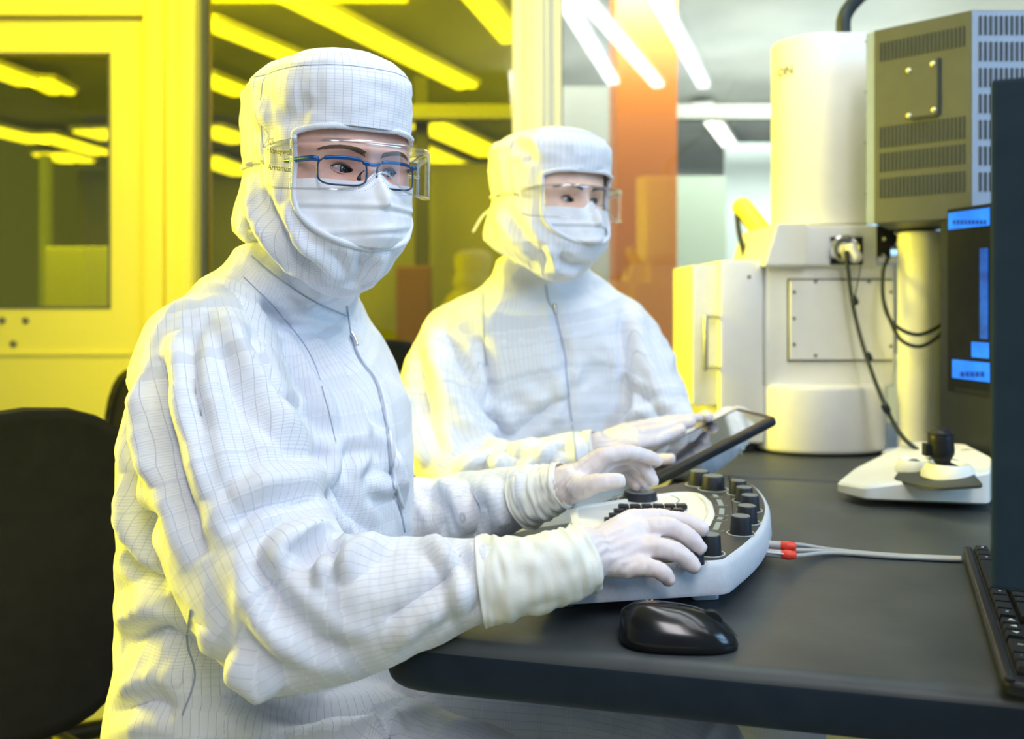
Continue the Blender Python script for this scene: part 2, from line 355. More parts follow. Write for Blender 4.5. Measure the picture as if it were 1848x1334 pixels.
# clean room ceiling lamps above the desk (mirrored in the right window)
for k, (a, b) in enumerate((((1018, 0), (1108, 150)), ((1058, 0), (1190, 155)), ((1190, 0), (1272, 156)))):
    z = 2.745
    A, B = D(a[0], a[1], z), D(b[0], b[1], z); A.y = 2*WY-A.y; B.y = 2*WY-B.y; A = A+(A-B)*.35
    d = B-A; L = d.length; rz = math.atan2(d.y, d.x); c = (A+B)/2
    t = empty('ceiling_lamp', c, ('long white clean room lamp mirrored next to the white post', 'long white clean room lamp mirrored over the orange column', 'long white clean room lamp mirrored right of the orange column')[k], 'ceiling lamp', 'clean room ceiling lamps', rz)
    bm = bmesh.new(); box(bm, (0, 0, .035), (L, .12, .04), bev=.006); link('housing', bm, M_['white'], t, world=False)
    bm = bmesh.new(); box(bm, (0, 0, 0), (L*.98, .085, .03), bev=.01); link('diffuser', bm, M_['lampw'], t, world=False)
# ================================================================ DESKS
TZ = .74
u = Vector((.970, -.2417, 0)); v = Vector((.2417, .970, 0)); C0 = Vector((-.138, .925, 0))
def rnd(pts, rad, n=7):
    out = []
    m = len(pts)
    for i in range(m):
        p = Vector(pts[i]); a = Vector(pts[i-1]); b = Vector(pts[(i+1) % m]); r = rad[i] if not np.isscalar(rad) else rad
        if r <= 0: out.append((p.x, p.y)); continue
        da = (a-p).normalized(); db = (b-p).normalized()
        for k in range(n+1):
            t = k/n; q = (p+da*r)*(1-t)**2 + p*2*t*(1-t) + (p+db*r)*t*t; out.append((q.x, q.y))
    return out
def V2(p): return Vector((p[0], p[1]))
poly = [C0.xy, (C0+u*1.35).xy, (C0+u*1.35+v*.93).xy, (C0+u*.22+v*.93).xy, (C0+u*.2+v*.62).xy, (C0+u*.0+v*.42).xy]
poly = rnd(poly, [.06, 0, 0, .02, .1, .1])
t = empty('desk', (C0.x+.6, C0.y+.4, 0), 'dark grey laminate desk with thick rounded edge in the foreground', 'desk')
bm = bmesh.new(); prism(bm, poly, TZ-.056, TZ, bev=.016, seg=6)
wt = link('worktop', bm, M_['desk'], t)
wt.data.materials.append(M_['deskedge'])
for p in wt.data.polygons:
    if p.normal.z < .35: p.material_index = 1
autosmooth(wt, 40)
for a, b in ((.72, .1), (1.25, .1), (.6, .85), (1.25, .85)):
    q = C0+u*a+v*b; bm = bmesh.new(); box(bm, (q.x, q.y, .342), (.05, .05, .684), -.244, bev=.004); link('leg', bm, M_['steel'], t)
t = empty('microscope_table', (1.0, 2.3, 0), 'dark table behind the desk carrying the electron microscope', 'table')
q0 = C0+v*.945
poly2 = [(q0+u*.24).xy, (q0+u*1.6).xy, (q0+u*1.6+v*.9).xy, (q0+u*.05+v*.9).xy]
bm = bmesh.new(); prism(bm, rnd(poly2, .02), TZ-.05, TZ-.001, bev=.006, seg=3); autosmooth(link('worktop', bm, M_['desk'], t), 40)
for a, b in ((.3, .1), (1.5, .1), (.2, .8), (1.5, .8)):
    q = q0+u*a+v*b; bm = bmesh.new(); box(bm, (q.x, q.y, .345), (.05, .05, .69), -.244, bev=.004); link('leg', bm, M_['steel'], t)
# ================================================================ CONTROL PANEL
HZt = .797
pix = [(1316, 1014), (1360, 980), (1383, 953), (1393, 921), (1384, 895), (1362, 874), (1318, 857), (1245, 866), (1130, 890), (1040, 917)]
pp = [D(x, y, HZt).xy for x, y in pix]
near = D(950, 1098, .762).xy
outl = [near]+pp[:1]; cc = catmull([(*p, 0) for p in pp[:7]], 31)[:, :2]
outl = [V2(near)]+[V2(p) for p in cc]+[V2(p) for p in pp[7:]]
cen = sum(outl, Vector((0, 0)))/len(outl)
pan = empty('control_panel', (cen.x, cen.y, TZ), 'white and dark grey control panel with black knobs under the gloved hands', 'control panel')
outr = rnd([(*p, 0) for p in outl], [.03]+[.012]+[0]*29+[.012]+[.02]*3, 5)
def inset(pts, d):
    c = Vector((sum(p[0] for p in pts)/len(pts), sum(p[1] for p in pts)/len(pts)))
    out = []
    n = len(pts)
    for i in range(n):
        a, b, e = V2(pts[i-1]), V2(pts[i]), V2(pts[(i+1) % n])
        t_ = (e-a).normalized(); nrm = Vector((-t_.y, t_.x))
        out.append(b+nrm*d)
    return [(q.x, q.y) for q in out]
def loft(bm, rows, cap=True):
    R = [[bm.verts.new(p) for p in r] for r in rows]
    n = len(R[0])
    for a, b in zip(R[:-1], R[1:]):
        for j in range(n): bm.faces.new((a[j], a[(j+1) % n], b[(j+1) % n], b[j]))
    if cap: bm.faces.new(R[0][::-1]); bm.faces.new(R[-1])
    bmesh.ops.recalc_face_normals(bm, faces=bm.faces)
def z_(pts, z): return [(p[0], p[1], z) for p in pts]
bm = bmesh.new()
loft(bm, [z_(inset(outr, .028), .7575), z_(inset(outr, .012), .759), z_(inset(outr, .002), .7625), z_(outr, .767), z_(inset(outr, .002), HZt-.006), z_(inset(outr, .004), HZt-.002), z_(inset(outr, .0065), HZt)])
autosmooth(link('housing', bm, M_['consolewhite'], pan), 32)
bm = bmesh.new(); prism(bm, inset(outr, .0085), HZt-.002, HZt+.0008); link('top_plate', bm, M_['plate'], pan)
# keyboard tray
tray = [(1047, 945), (1041, 920), (1140, 905), (1225, 893), (1256, 894), (1271, 908), (1276, 930), (1266, 950), (1225, 965), (1150, 990), (1060, 1010)]
tp = [D(x, y, HZt+.001) for x, y in tray]
tr_ = rnd(tp, .012, 4)
bm = bmesh.new(); loft(bm, [z_(inset(tr_, 0), HZt-.001), z_(inset(tr_, 0), HZt+.003), z_(inset(tr_, .002), HZt+.0045), z_(inset(tr_, .006), HZt+.0042), z_(inset(tr_, .010), HZt+.0015)])
autosmooth(link('keyboard_tray', bm, M_['cream'], pan), 40)
kb = D(1155, 940, HZt+.005); fu = Vector((.83, .56, 0)); 
for r in range(4):
    for k in range(6):
        q = D(1230-r*6, 914+r*8, HZt+.006); q = q - Vector((.97, .24*.2, 0))*.0155*k
        bm = bmesh.new(); box(bm, (0, 0, 0), (.013, .013, .006), bev=.0015)
        o = link('key', bm, M_['black'], pan) if (r == 0 and k == 0) else None
        if o: key0 = o; o.data.transform(Matrix.Identity(4)); o.location = q
        else:
            bm.free(); o = key0.copy(); C.objects.link(o); o.location = q
# knobs
def knob(px, py, r, h, z=HZt):
    q = D(px, py, z); q = Vector(q)
    T = Matrix.Translation(q)
    bm = bmesh.new(); lathe(bm, [(r*1.02, .001), (r, .003), (r*.93, h*.93), (r*.88, h)], 32, T)
    k = autosmooth(link('knob', bm, M_['knob'], pan), 40)
    bm = bmesh.new(); lathe(bm, [(r*.84, h), (r*.82, h+.0008), (r*.3, h+.0004)], 32, T); link('knob_cap', bm, M_['knobtop'], k)
    bm = bmesh.new(); lathe(bm, [(r*1.32, .0008), (r*1.32, .0014), (r*1.22, .0014), (r*1.22, .0008)], 40, T, cap=False); link('dial_ring', bm, M_['print'], k)
for px, py, r, h in ((1262, 876, .0155, .021), (1287, 884, .0165, .020), (1332, 892, .0120, .019), (1343, 905, .0120, .019), (1353, 922, .0125, .020), (1348, 944, .0125, .021), (1337, 964, .0125, .021),
                  (1280, 1000, .0128, .021), (1250, 1018, .012, .016)):
    knob(px, py, r, h)
knob(1155, 903, .0235, .012)
q = D(1165, 903, HZt)
bm = bmesh.new(); lathe(bm, [(.046, .0008), (.046, .0016), (.0435, .0016), (.0435, .0008)], 48, Matrix.Translation(q), cap=False); link('jog_ring', bm, M_['printgrey'], pan)
bm = bmesh.new()
for a, b in (((1289, 893), (1294, 898)), ((1297, 902), (1302, 913)), ((1303, 918), (1302, 929)), ((1301, 934), (1298, 938)), ((1297, 943), (1291, 957))):
    A, B = D(*a, HZt+.001), D(*b, HZt+.001); d = B-A
    box(bm, (A+B)/2, (d.length, .0065, .0008), math.atan2(d.y, d.x))
for c in ((1293, 897), (1302, 912), (1302, 930), (1300, 938), (1294, 957)):
    q = D(*c, HZt+.001)
    for j in range(12):
        a0 = PI*1.0+j*PI/12; box(bm, (q.x+.008*math.cos(a0), q.y+.0045*math.sin(a0), q.z), (.0024, .0008, .0006), a0+PI/2)
link('button_print', bm, M_['printgrey'], pan)
rl = random.Random(3)
bm = bmesh.new()
for px, py, n in ((1283, 905, 3), (1281, 913, 2), (1279, 934, 3), (1310, 890, 3), (1318, 903, 2), (1322, 930, 2), (1272, 943, 3), (1318, 963, 2), (1240, 880, 2), (1314, 950, 2)):
    for j in range(n):
        q = D(px+j*1.6, py+j*2.6, HZt+.0012); box(bm, q, (.0045+rl.random()*.004, .0007, .0005), -.2)
link('legend_print', bm, M_['print'], pan)
bm = bmesh.new(); q = D(1275, 1082, .745); box(bm, (q.x, q.y+.03, .749), (.03, .04, .018), .1, bev=.004); q2 = D(1010, 1070, .75); box(bm, (q2.x, q2.y, .749), (.03, .04, .018), bev=.004)
q = D(1325, 1000, .75); box(bm, (q.x-.01, q.y+.03, .749), (.05, .09, .018), -.6, bev=.004)
q = D(1300, 900, .75); box(bm, (q.x, q.y, .749), (.05, .05, .018), -.6, bev=.004)
link('foot', bm, M_['consolewhite'], pan)
# ================================================================ MOUSE
mo = D(1224, 1163, TZ)
def mouse():
    bm = bmesh.new(); nu, nv = 40, 20; L, Wd, H = .113, .062, .036
    rows = []
    for i in range(nu+1):
        s = -1+2*i/nu; s2 = math.copysign(abs(s)**.9, s)
        w = Wd/2*(max(0, 1-abs(s)**3.2))**.5*(1-.10*(s > 0)*s); hh = H*(max(0, 1-abs(s+.12)**2.6/(1.12**2.6)))**.62*(1-.18*s)
        hh = max(hh, .004)*(1 if abs(s) < .999 else .3)
        row = []
        for j in range(nv+1):
            a = PI*j/nv
            x = math.cos(a)*w*(1-.06*math.sin(a*2)**2); z = .002+hh*(math.sin(a)**.75)
            row.append(bm.verts.new((s2*L/2, x, z)))
        rows.append(row)
    for i in range(nu):
        for j in range(nv): bm.faces.new((rows[i][j], rows[i+1][j], rows[i+1][j+1], rows[i][j+1]))
        bm.faces.new((rows[i][0], rows[i][nv], rows[i+1][nv], rows[i+1][0]))
    bmesh.ops.remove_doubles(bm, verts=bm.verts, dist=.0002); bmesh.ops.recalc_face_normals(bm, faces=bm.faces)
    return bm
mt = empty('computer_mouse', (mo.x, mo.y, TZ), 'black computer mouse on the desk before the control panel', 'mouse', rz=-.12)
link('shell', mouse(), M_['blackgloss'], mt, True, world=False)
bm = bmesh.new(); tube(bm, [(.0555, 0, .010), (.045, 0, .0215), (.02, 0, .0345), (0, 0, .0387)], .0004, 6); link('button_split', bm, M_['slot'], mt, world=False)
bm = bmesh.new(); lathe(bm, [(.011, -.003), (.012, -.0015), (.012, .0015), (.011, .003)], 24, Matrix.Translation((.03, 0, .0225)) @ Matrix.Rotation(PI/2, 4, 'X')); link('scroll_wheel', bm, M_['black'], mt, world=False)
bm = bmesh.new()
for k in range(5): 
    a = k*1.256; box(bm, (-.026+.004*math.cos(a), .002+.004*math.sin(a), .0392), (.003, .0012, .0008), a)
link('emblem', bm, M_['print'], mt, world=False)
# ================================================================ KEYBOARD
ka = D(1737, 992, TZ+.012); kbv = D(1806, 1222, TZ+.012); kd = (kbv-ka).normalized(); kn = Vector((-kd.y, kd.x, 0))
kl = .45; kr = math.atan2(kd.y, kd.x)
kt = empty('keyboard', (ka.x, ka.y, TZ), 'black full size keyboard at the right edge partly behind the dark monitor', 'keyboard', rz=kr)
# local x runs from the far end (left hand end) to the near end, local y away from the typist
bm = bmesh.new(); prism(bm, rnd([(0, 0, 0), (kl, 0, 0), (kl, .142, 0), (0, .142, 0)], .012), .002, .0145, bev=.0045, seg=4); autosmooth(link('case', bm, M_['black'], kt, world=False), 40)
bm = bmesh.new(); prism(bm, rnd([(.002, .001, 0), (kl-.002, .001, 0), (kl-.002, .010, 0), (.002, .010, 0)], .004), .0135, .0175, bev=.0019, seg=3); autosmooth(link('front_rail', bm, M_['black'], kt, world=False), 40)
def keymesh(w):
    bm = bmesh.new(); loft(bm, [[(-w/2, -.0082, 0), (w/2, -.0082, 0), (w/2, .0082, 0), (-w/2, .0082, 0)], [(-w/2+.0004, -.0078, .004), (w/2-.0004, -.0078, .004), (w/2-.0004, .0078, .004), (-w/2+.0004, .0078, .004)], [(-w/2+.0018, -.0062, .0085), (w/2-.0018, -.0062, .0085), (w/2-.0018, .0064, .0085), (-w/2+.0018, .0064, .0085)]])
    me = bpy.data.meshes.new('key'); bm.to_mesh(me); bm.free(); me.materials.append(M_['black']); return me
kms = {}
U = .0188
rowsK = [[(1.25, 'Strg'), (1.25, ''), (1.25, 'Alt'), (6.25, ''), (1.25, 'Alt'), (1.25, ''), (1.25, ''), (1.25, 'Strg'), (.25, None), (1, '◄'), (1, '▼'), (1, '►'), (.25, None), (2, '0'), (1, ','), (1, '')],
         [(1.25, '⇧'), (1, '<'), (1, 'Y'), (1, 'X'), (1, 'C'), (1, 'V'), (1, 'B'), (1, 'N'), (1, 'M'), (1, ';'), (1, ':'), (1, '_'), (2.75, '⇧'), (1.25, None), (1, '▲'), (1.25, None), (1, '1'), (1, '2'), (1, '3'), (1, '')],
         [(1.75, ''), *[(1, c) for c in 'ASDFGHJKLÖÄ#'], (1.25, ''), (3.5, None), (1, '4'), (1, '5'), (1, '6')],
         [(1.5, ''), *[(1, c) for c in 'QWERTZUIOPÜ+'], (1.5, ''), (.25, None), (1, ''), (1, ''), (1, ''), (.25, None), (1, '7'), (1, '8'), (1, '9'), (1, '+')],
         [(1, '^'), *[(1, c) for c in '1234567890ß´'], (2, ''), (.25, None), (1, ''), (1, ''), (1, ''), (.25, None), (1, ''), (1, '/'), (1, '*'), (1, '-')],
         [(1, ''), (1, None), (1, ''), (1, ''), (1, ''), (1, ''), (.5, None), (1, ''), (1, ''), (1, ''), (1, ''), (.5, None), (1, ''), (1, ''), (1, ''), (1, ''), (.25, None), (1, ''), (1, ''), (1, '')]]
for r, row in enumerate(rowsK):
    x = .010
    for w, s in row:
        if s is None: x += w*U; continue
        if x+w*U > kl-.004: break
        wm = round(w*U-.0012, 4)
        if wm not in kms: kms[wm] = keymesh(wm)
        o = bpy.data.objects.new('key', kms[wm]); C.objects.link(o); o.parent = kt; o.location = (x+w*U/2, .0205+r*U, .0135)
        if s and r < 4:
            text('legend', s, .0075 if len(s) < 3 else .0045, Matrix.Translation((-.002, .001, .0086)), M_['print'], o, .0001).matrix_parent_inverse.identity()
        x += w*U
for o in list(bpy.data.objects):
    if o.name.startswith('legend') and o.parent: o.matrix_parent_inverse.identity()
# ================================================================ DARK MONITOR
mtz = .70; ML = P(1787, 1068, mtz); MT = P(1787, 139, mtz)
md = Vector((.875, -.484, 0)); mn = Vector((-.484, -.875, 0))
mon = empty('monitor', (ML.x+.27, ML.y+.02, TZ), 'dark navy monitor closest to the camera at the right edge', 'monitor')
mr = math.atan2(md.y, md.x); mc = ML+md*.27-mn*.02; mc.z = (ML.z+MT.z)/2
T = Matrix.Translation(mc) @ Matrix.Rotation(mr, 4, 'Z')
bm = bmesh.new(); box(bm, (0, 0, 0), (.54, .022, MT.z-ML.z), M=T, bev=.003); link('casing', bm, M_['navy'], mon)
bm = bmesh.new(); box(bm, (0, .012, 0), (.52, .002, MT.z-ML.z-.02), M=T); link('screen', bm, M_['blackgloss'], mon)
bm = bmesh.new(); box(bm, (0, -.02, 0), (.2, .03, .18), M=T, bev=.01); link('rear_housing', bm, M_['navy'], mon)
bm = bmesh.new(); tube(bm, [mc+Vector((0, .02, 0)), (mc.x+.02, mc.y+.12, mc.z-.1), (mc.x+.13, mc.y+.2, .95), (mc.x+.16, mc.y+.2, .76)], .016, 12); link('stand_arm', bm, M_['navy'], mon)
bm = bmesh.new(); box(bm, (mc.x+.17, mc.y+.2, TZ+.007), (.2, .16, .014), bev=.004); link('stand_base', bm, M_['navy'], mon)
# ================================================================ CABLES FROM PANEL
for k, (py, m_) in enumerate(((975, 0), (983, 0), (991, 0))):
    z = .762 if k else .768
    A = D(1392, py+8, z); B = D(1404, py+9, z); E = [D(1400, py+9, z), D(1440, py+8+k*2, .752), D(1500, 992+k*3, TZ+.0045), D(1600, 1001+k*2, TZ+.0035), D(1700, 1006+k*2, TZ+.0035), D(1733, 1007+k*2, TZ+.0035)]
    t = empty('data_cable', (A.x, A.y, TZ), ('grey cable with red boot plugged in the panel, rearmost of three', 'grey cable with red boot plugged in the panel, middle of three', 'grey cable with red boot plugged in the panel, nearest of three')[k], 'cable')
    bm = bmesh.new(); tube(bm, E, .0026, 8); link('cable_sheath', bm, M_['greycable'], t, True)
    d = (B-A).normalized()
    bm = bmesh.new(); tube(bm, [A-d*.012, A+d*.012], .0048, 10); link('plug', bm, M_['greycable'], t, True)
    bm = bmesh.new(); tube(bm, [A+d*.013, A+d*.019, A+d*.026], [.0052, .0062, .005], 12); link('boot', bm, M_['red'], t, True)
    if k == 2:
        bm = bmesh.new(); tube(bm, [A-d*.006+Vector((0, -.005, .002)), A+d*.012+Vector((0, -.006, .002))], .0012, 8); link('latch', bm, M_['print'], t, True)
# ================================================================ TABLET
A = P(1180, 866, 1.45); B = P(1402, 752, 1.5); Cc = P(1420, 690, 1.65)
ux = (B-A); wl_ = ux.length; ux.normalize(); uz = ux.cross(Cc-B).normalized(); uy = uz.cross(ux); hl = (Cc-B).dot(uy)
T = Matrix.Translation(A) @ Matrix((ux, uy, uz)).transposed().to_4x4()
tb = empty('tablet', A, 'black tablet computer held up by the seated person at the back', 'tablet')
bm = bmesh.new(); prism(bm, rnd([(0, 0, 0), (wl_, 0, 0), (wl_, hl, 0), (0, hl, 0)], .014), -.013, 0, bev=.0035, seg=3, M=T); autosmooth(link('case', bm, M_['black'], tb), 40)
bm = bmesh.new(); prism(bm, rnd([(.012, .014, 0), (wl_-.012, .014, 0), (wl_-.012, hl-.012, 0), (.012, hl-.012, 0)], .004), -.001, .0006, M=T); link('screen', bm, M_['tabglass'], tb)
TABM = T; TAB = (wl_, hl)
# ================================================================ MICROSCOPE
def X2(px, Y=2.0): return (px-CX)*Y/F
def Z2(py, Y=2.0): return CZ-(py-HZ)*Y/F
ms = empty('electron_microscope', (X2(1500), 2.15, TZ), 'white scanning electron microscope with round column and square chamber', 'microscope')
def arcpoly(x0, x1, yf, ye, yb, n=14, k=1.0):
    pts = []
    for i in range(n+1):
        s = -1+2*i/n; pts.append(((x0+x1)/2+s*(x1-x0)/2, ye-(ye-yf)*(1-abs(s)**2.4)**(1/1.6)*k, 0))
    return pts+[(x1, yb, 0), (x0, yb, 0)]
bm = bmesh.new(); prism(bm, arcpoly(X2(1376), X2(1618), 1.965, 2.05, 2.4), TZ+.004, Z2(695), bev=.01, seg=3); autosmooth(link('chamber_base', bm, M_['white'], ms), 35)
bm = bmesh.new(); prism(bm, rnd([(X2(1380, 2.02), 2.02, 0), (X2(1617, 2.02), 2.02, 0), (X2(1617, 2.02), 2.38, 0), (X2(1380, 2.02), 2.38, 0)], .012), Z2(700), Z2(478, 2.02), bev=.004); autosmooth(link('chamber', bm, M_['white'], ms), 35)
bm = bmesh.new(); prism(bm, rnd([(X2(1452, 2.0), 2.0, 0), (X2(1584, 2.0), 2.0, 0), (X2(1584, 2.0), 2.35, 0), (X2(1452, 2.0), 2.35, 0)], .008), Z2(480, 2.0), Z2(406, 2.0), bev=.005); autosmooth(link('detector_block', bm, M_['white'], ms), 35)
# sloped cover
bm = bmesh.new()
y0, y1 = 1.985, 2.3
q = [(1375, 481), (1452, 481), (1455, 404), (1398, 404)]
loft(bm, [[(X2(a, 2.0), y0, Z2(b, 2.0)) for a, b in q], [(X2(a, 2.0), y1, Z2(b, 2.0)) for a, b in q]]); bmesh.ops.bevel(bm, geom=bm.edges[:], offset=.004, segments=2, affect='EDGES')
autosmooth(link('side_cover', bm, M_['cream'], ms), 35)
bm = bmesh.new(); box(bm, *span(X2(1428), X2(1614), 2.008, 2.022, Z2(650), Z2(506)), bev=.002); fp = link('front_plate', bm, M_['white'], ms)
def screws(lst, Y, parent, r=.0036):
    for px, py in lst:
        bm = bmesh.new(); lathe(bm, [(r, 0), (r*.9, .002), (r*.35, .0022), (r*.3, .001)], 12, Matrix.Translation((X2(px, Y), Y, Z2(py, Y))) @ Matrix.Rotation(PI/2, 4, 'X')); link('screw', bm, M_['screw'], parent)
screws(((1433, 527), (1433, 575), (1433, 622), (1472, 508), (1568, 508), (1608, 527), (1608, 625), (1472, 642)), 2.007, fp)
bm = bmesh.new(); box(bm, *span(X2(1426), X2(1616), 2.015, 2.021, Z2(653), Z2(503))); link('plate_gap', bm, M_['slot'], ms)
# port with connector
pc = P(1522, 450, 1.99)
bm = bmesh.new(); lathe(bm, [(.030, 0), (.030, .012), (.027, .014), (.024, .010), (.008, .009)], 36, Matrix.Translation(pc) @ Matrix.Rotation(PI/2, 4, 'X')); port = autosmooth(link('port_flange', bm, M_['chrome'], ms), 30)
bm = bmesh.new(); box(bm, *span(X2(1498), X2(1555), 1.992, 2.0, Z2(478), Z2(428))); link('port_recess', bm, M_['black'], ms)
bm = bmesh.new(); a = P(1535, 447, 1.965); d = Vector((.010, -.006, -.022)); tube(bm, [a, a+d*.4, a+d], [.012, .0125, .013], 8, cap=True); link('plug', bm, M_['cream'], ms, True)
bm = bmesh.new(); tube(bm, [P(1528, 456, 1.96), P(1529, 472, 1.955)], .006, 10); link('connector', bm, M_['black'], ms, True)
# side block + door
bm = bmesh.new(); box(bm, *span(X2(1300, 2.02), X2(1378, 2.02), 2.02, 2.35, Z2(800, 2.02), Z2(470, 2.02)), bev=.006); sb = autosmooth(link('side_block', bm, M_['white'], ms), 35)
screws(((1352, 500),), 2.02, sb, .004)
bm = bmesh.new(); box(bm, *span(X2(1250, 2.05), X2(1302, 2.05), 2.05, 2.3, Z2(732, 2.05), Z2(478, 2.05)), bev=.005); dd = autosmooth(link('chamber_door', bm, M_['cream'], ms), 35)
bm = bmesh.new(); hz0, hz1 = Z2(664, 2.03), Z2(572, 2.03); hx, hx1 = X2(1270, 2.03), X2(1297, 2.03)
tube(bm, [(hx, 2.01, hz0-.002), (hx, 2.01, hz1+.002)], .0055, 10); tube(bm, [(hx, 2.01, hz0), (hx1, 2.035, hz0)], .005, 10); tube(bm, [(hx, 2.01, hz1), (hx1, 2.035, hz1)], .005, 10)
link('handle', bm, M_['steel'], dd, True)
bm = bmesh.new(); box(bm, *span(X2(1310, 2.02), X2(1365, 2.02), 2.03, 2.3, TZ, Z2(800, 2.02)), bev=.003); link('foot', bm, M_['black'], ms)
bm = bmesh.new(); prism(bm, arcpoly(X2(1384), X2(1612), 1.985, 2.06, 2.38), TZ, TZ+.008); link('base_gap', bm, M_['black'], ms)
# column casing: round at the left, flat at the right
def colpoly():
    pts = []
    cx, cy, r = X2(1490, 2.1), 2.14, .107
    for i in range(17):
        a = PI*1.5-PI*.62*i/16*1.3; pts.append((cx+r*math.cos(a), cy+r*math.sin(a), 0))
    pts = [(X2(1572, 2.03), cy-r, 0)]+pts+[(X2(1572, 2.03), cy+r, 0)]
    return pts[::-1]
cp = colpoly()
bm = bmesh.new(); prism(bm, cp, Z2(404, 2.03), Z2(56, 2.03), bev=.006, seg=3); col = autosmooth(link('column', bm, M_['white'], ms), 35)
screws(((1563, 75), (1563, 166), (1563, 258), (1563, 350)), 2.032, col, .0026)
for i, ch in enumerate('ON'):
    cx, cy, r = X2(1490, 2.1), 2.14, .1075; a = PI+.40+.22*i
    T = Matrix.Translation((cx+(r+.0012)*math.cos(a), cy+(r+.0012)*math.sin(a), Z2(128, 2.08))) @ Matrix.Rotation(a+PI/2, 4, 'Z') @ Matrix.Rotation(PI/2, 4, 'X')
    text('lettering', ch, .030, T, M_['cabgrey'], col)
bm = bmesh.new(); box(bm, *span(X2(1475), X2(1590), 2.05, 2.3, Z2(412), Z2(402))); link('joint', bm, M_['black'], ms)
bm = bmesh.new(); box(bm, *span(X2(1580), X2(1622), 2.04, 2.2, Z2(470), Z2(404)), bev=.004); box(bm, *span(X2(1620), X2(1712), 2.06, 2.2, Z2(442), Z2(402))); dk = link('bracket_gap_fill', bm, M_['black'], ms)  # second box is black filler added for the dark gap behind the cylinder
for px, py in ((1593, 431), (1616, 420), (1618, 440), (1592, 462)):
    bm = bmesh.new(); lathe(bm, [(.005, 0), (.005, .006), (.002, .007)], 12, Matrix.Translation(P(px, py, 2.04)) @ Matrix.Rotation(PI/2, 4, 'X')); link('fitting', bm, M_['chrome'], dk)
# cylinder at the right
cx = X2(1661, 1.97); r = 39*1.95/F
bm = bmesh.new(); lathe(bm, [(r, TZ+.01), (r, Z2(424, 1.93)), (r*.97, Z2(418, 1.93)), (r*.9, Z2(416, 1.93)), (r*.5, Z2(415.5, 1.93))], 48, Matrix.Translation((cx, 1.97, 0))); lm = autosmooth(link('pump_cylinder', bm, M_['white'], ms), 40)
bm = bmesh.new(); lathe(bm, [(r*1.45, TZ+.001), (r*1.45, TZ+.008), (r*1.35, TZ+.012), (r, TZ+.012)], 40, Matrix.Translation((cx-.015, 1.96, 0))); autosmooth(link('cylinder_base', bm, M_['white'], ms), 40)
bm = bmesh.new(); box(bm, *span(X2(1584), X2(1628), 1.99, 2.0, Z2(474), Z2(464)), bev=.001); link('bracket', bm, M_['white'], ms)
# yellow pipe, hoses
bm = bmesh.new(); tube(bm, [P(1338, 372, 2.25), P(1400, 450, 2.2)], .0235, 20); tag(link('yellow_pipe', bm, M_['yellowpipe'], ms, True))
bm = bmesh.new(); tube(bm, [P(1330, 385, 2.25), P(1334, 420, 2.22), P(1345, 466, 2.2), P(1349, 480, 2.2)], .0065, 10); link('hose', bm, M_['cable'], ms, True)
bm = bmesh.new(); tube(bm, [P(1522, 60, 2.1), P(1524, 30, 2.1), P(1545, 0, 2.12), P(1590, -40, 2.15), P(1650, -100, 2.2), P(1700, -220, 2.25)], .016, 14); link('hose', bm, M_['cable'], ms, True)
# black cables
bm = bmesh.new(); tube(bm, [P(1528, 470, 1.955), P(1537, 540, 1.95), P(1553, 610, 1.93), P(1580, 690, 1.85), P(1608, 755, 1.78), P(1630, 790, 1.72), D(1655, 812, .80)], .0042, 10)
tube(bm, [P(1553, 478, 1.95), P(1548, 510, 1.948), P(1540, 545, 1.945)], .0015, 6)
for px, py, Y in ((1542, 542, 1.94), (1567, 644, 1.9), (1599, 737, 1.79)): tube(bm, [P(px-2, py-4, Y), P(px+2, py+4, Y)], .0075, 8)
t = empty('signal_cable', P(1528, 470, 1.955), 'black cable hanging from the chrome port down to the joystick console', 'cable'); link('cable_sheath', bm, M_['cable'], t, True)
bm = bmesh.new()
for dy, dz in ((0, 0), (8, 18)): tube(bm, [P(1603, 466, 1.99), P(1594, 490, 1.95), P(1594, 540, 1.90), P(1605+dy, 575+dz, 1.88), P(1630, 597+dz*1.1, 1.86), P(1660, 604+dz*1.2, 1.85), P(1690, 592+dz, 1.86), P(1702, 580+dz*.6, 1.87), P(1712, 565, 1.9)], .0038, 8)
t = empty('looped_cable', P(1603, 466, 1.99), 'pair of thin dark cables looping across the white pump cylinder', 'cable'); link('cable_sheath', bm, M_['cable'], t, True)
# small white box and canister left of the microscope
ct = empty('canister', (X2(1235, 2.55), 2.58, TZ), 'pale round canister between the rear person and the microscope', 'canister')
CM = Matrix.Translation((X2(1235, 2.55), 2.58, TZ-.001))
bm = bmesh.new(); lathe(bm, [(.075, 0), (.08, .01), (.08, .10)], 32, CM); autosmooth(link('canister_body', bm, M_['cabgrey'], ct), 40)
bm = bmesh.new(); lathe(bm, [(.09, .1), (.10, .11), (.10, .155), (.08, .175), (.03, .18)], 32, CM); autosmooth(link('canister_lid', bm, M_['cream'], ct), 40)
t = bobj('yellow_block', M_['yellowpipe'], None, span(X2(1236, 2.58), X2(1256, 2.58), 2.56, 2.62, TZ+.1785, TZ+.215), bev=.003); tag(t, 'small yellow block on the pale canister left of the microscope', 'block')
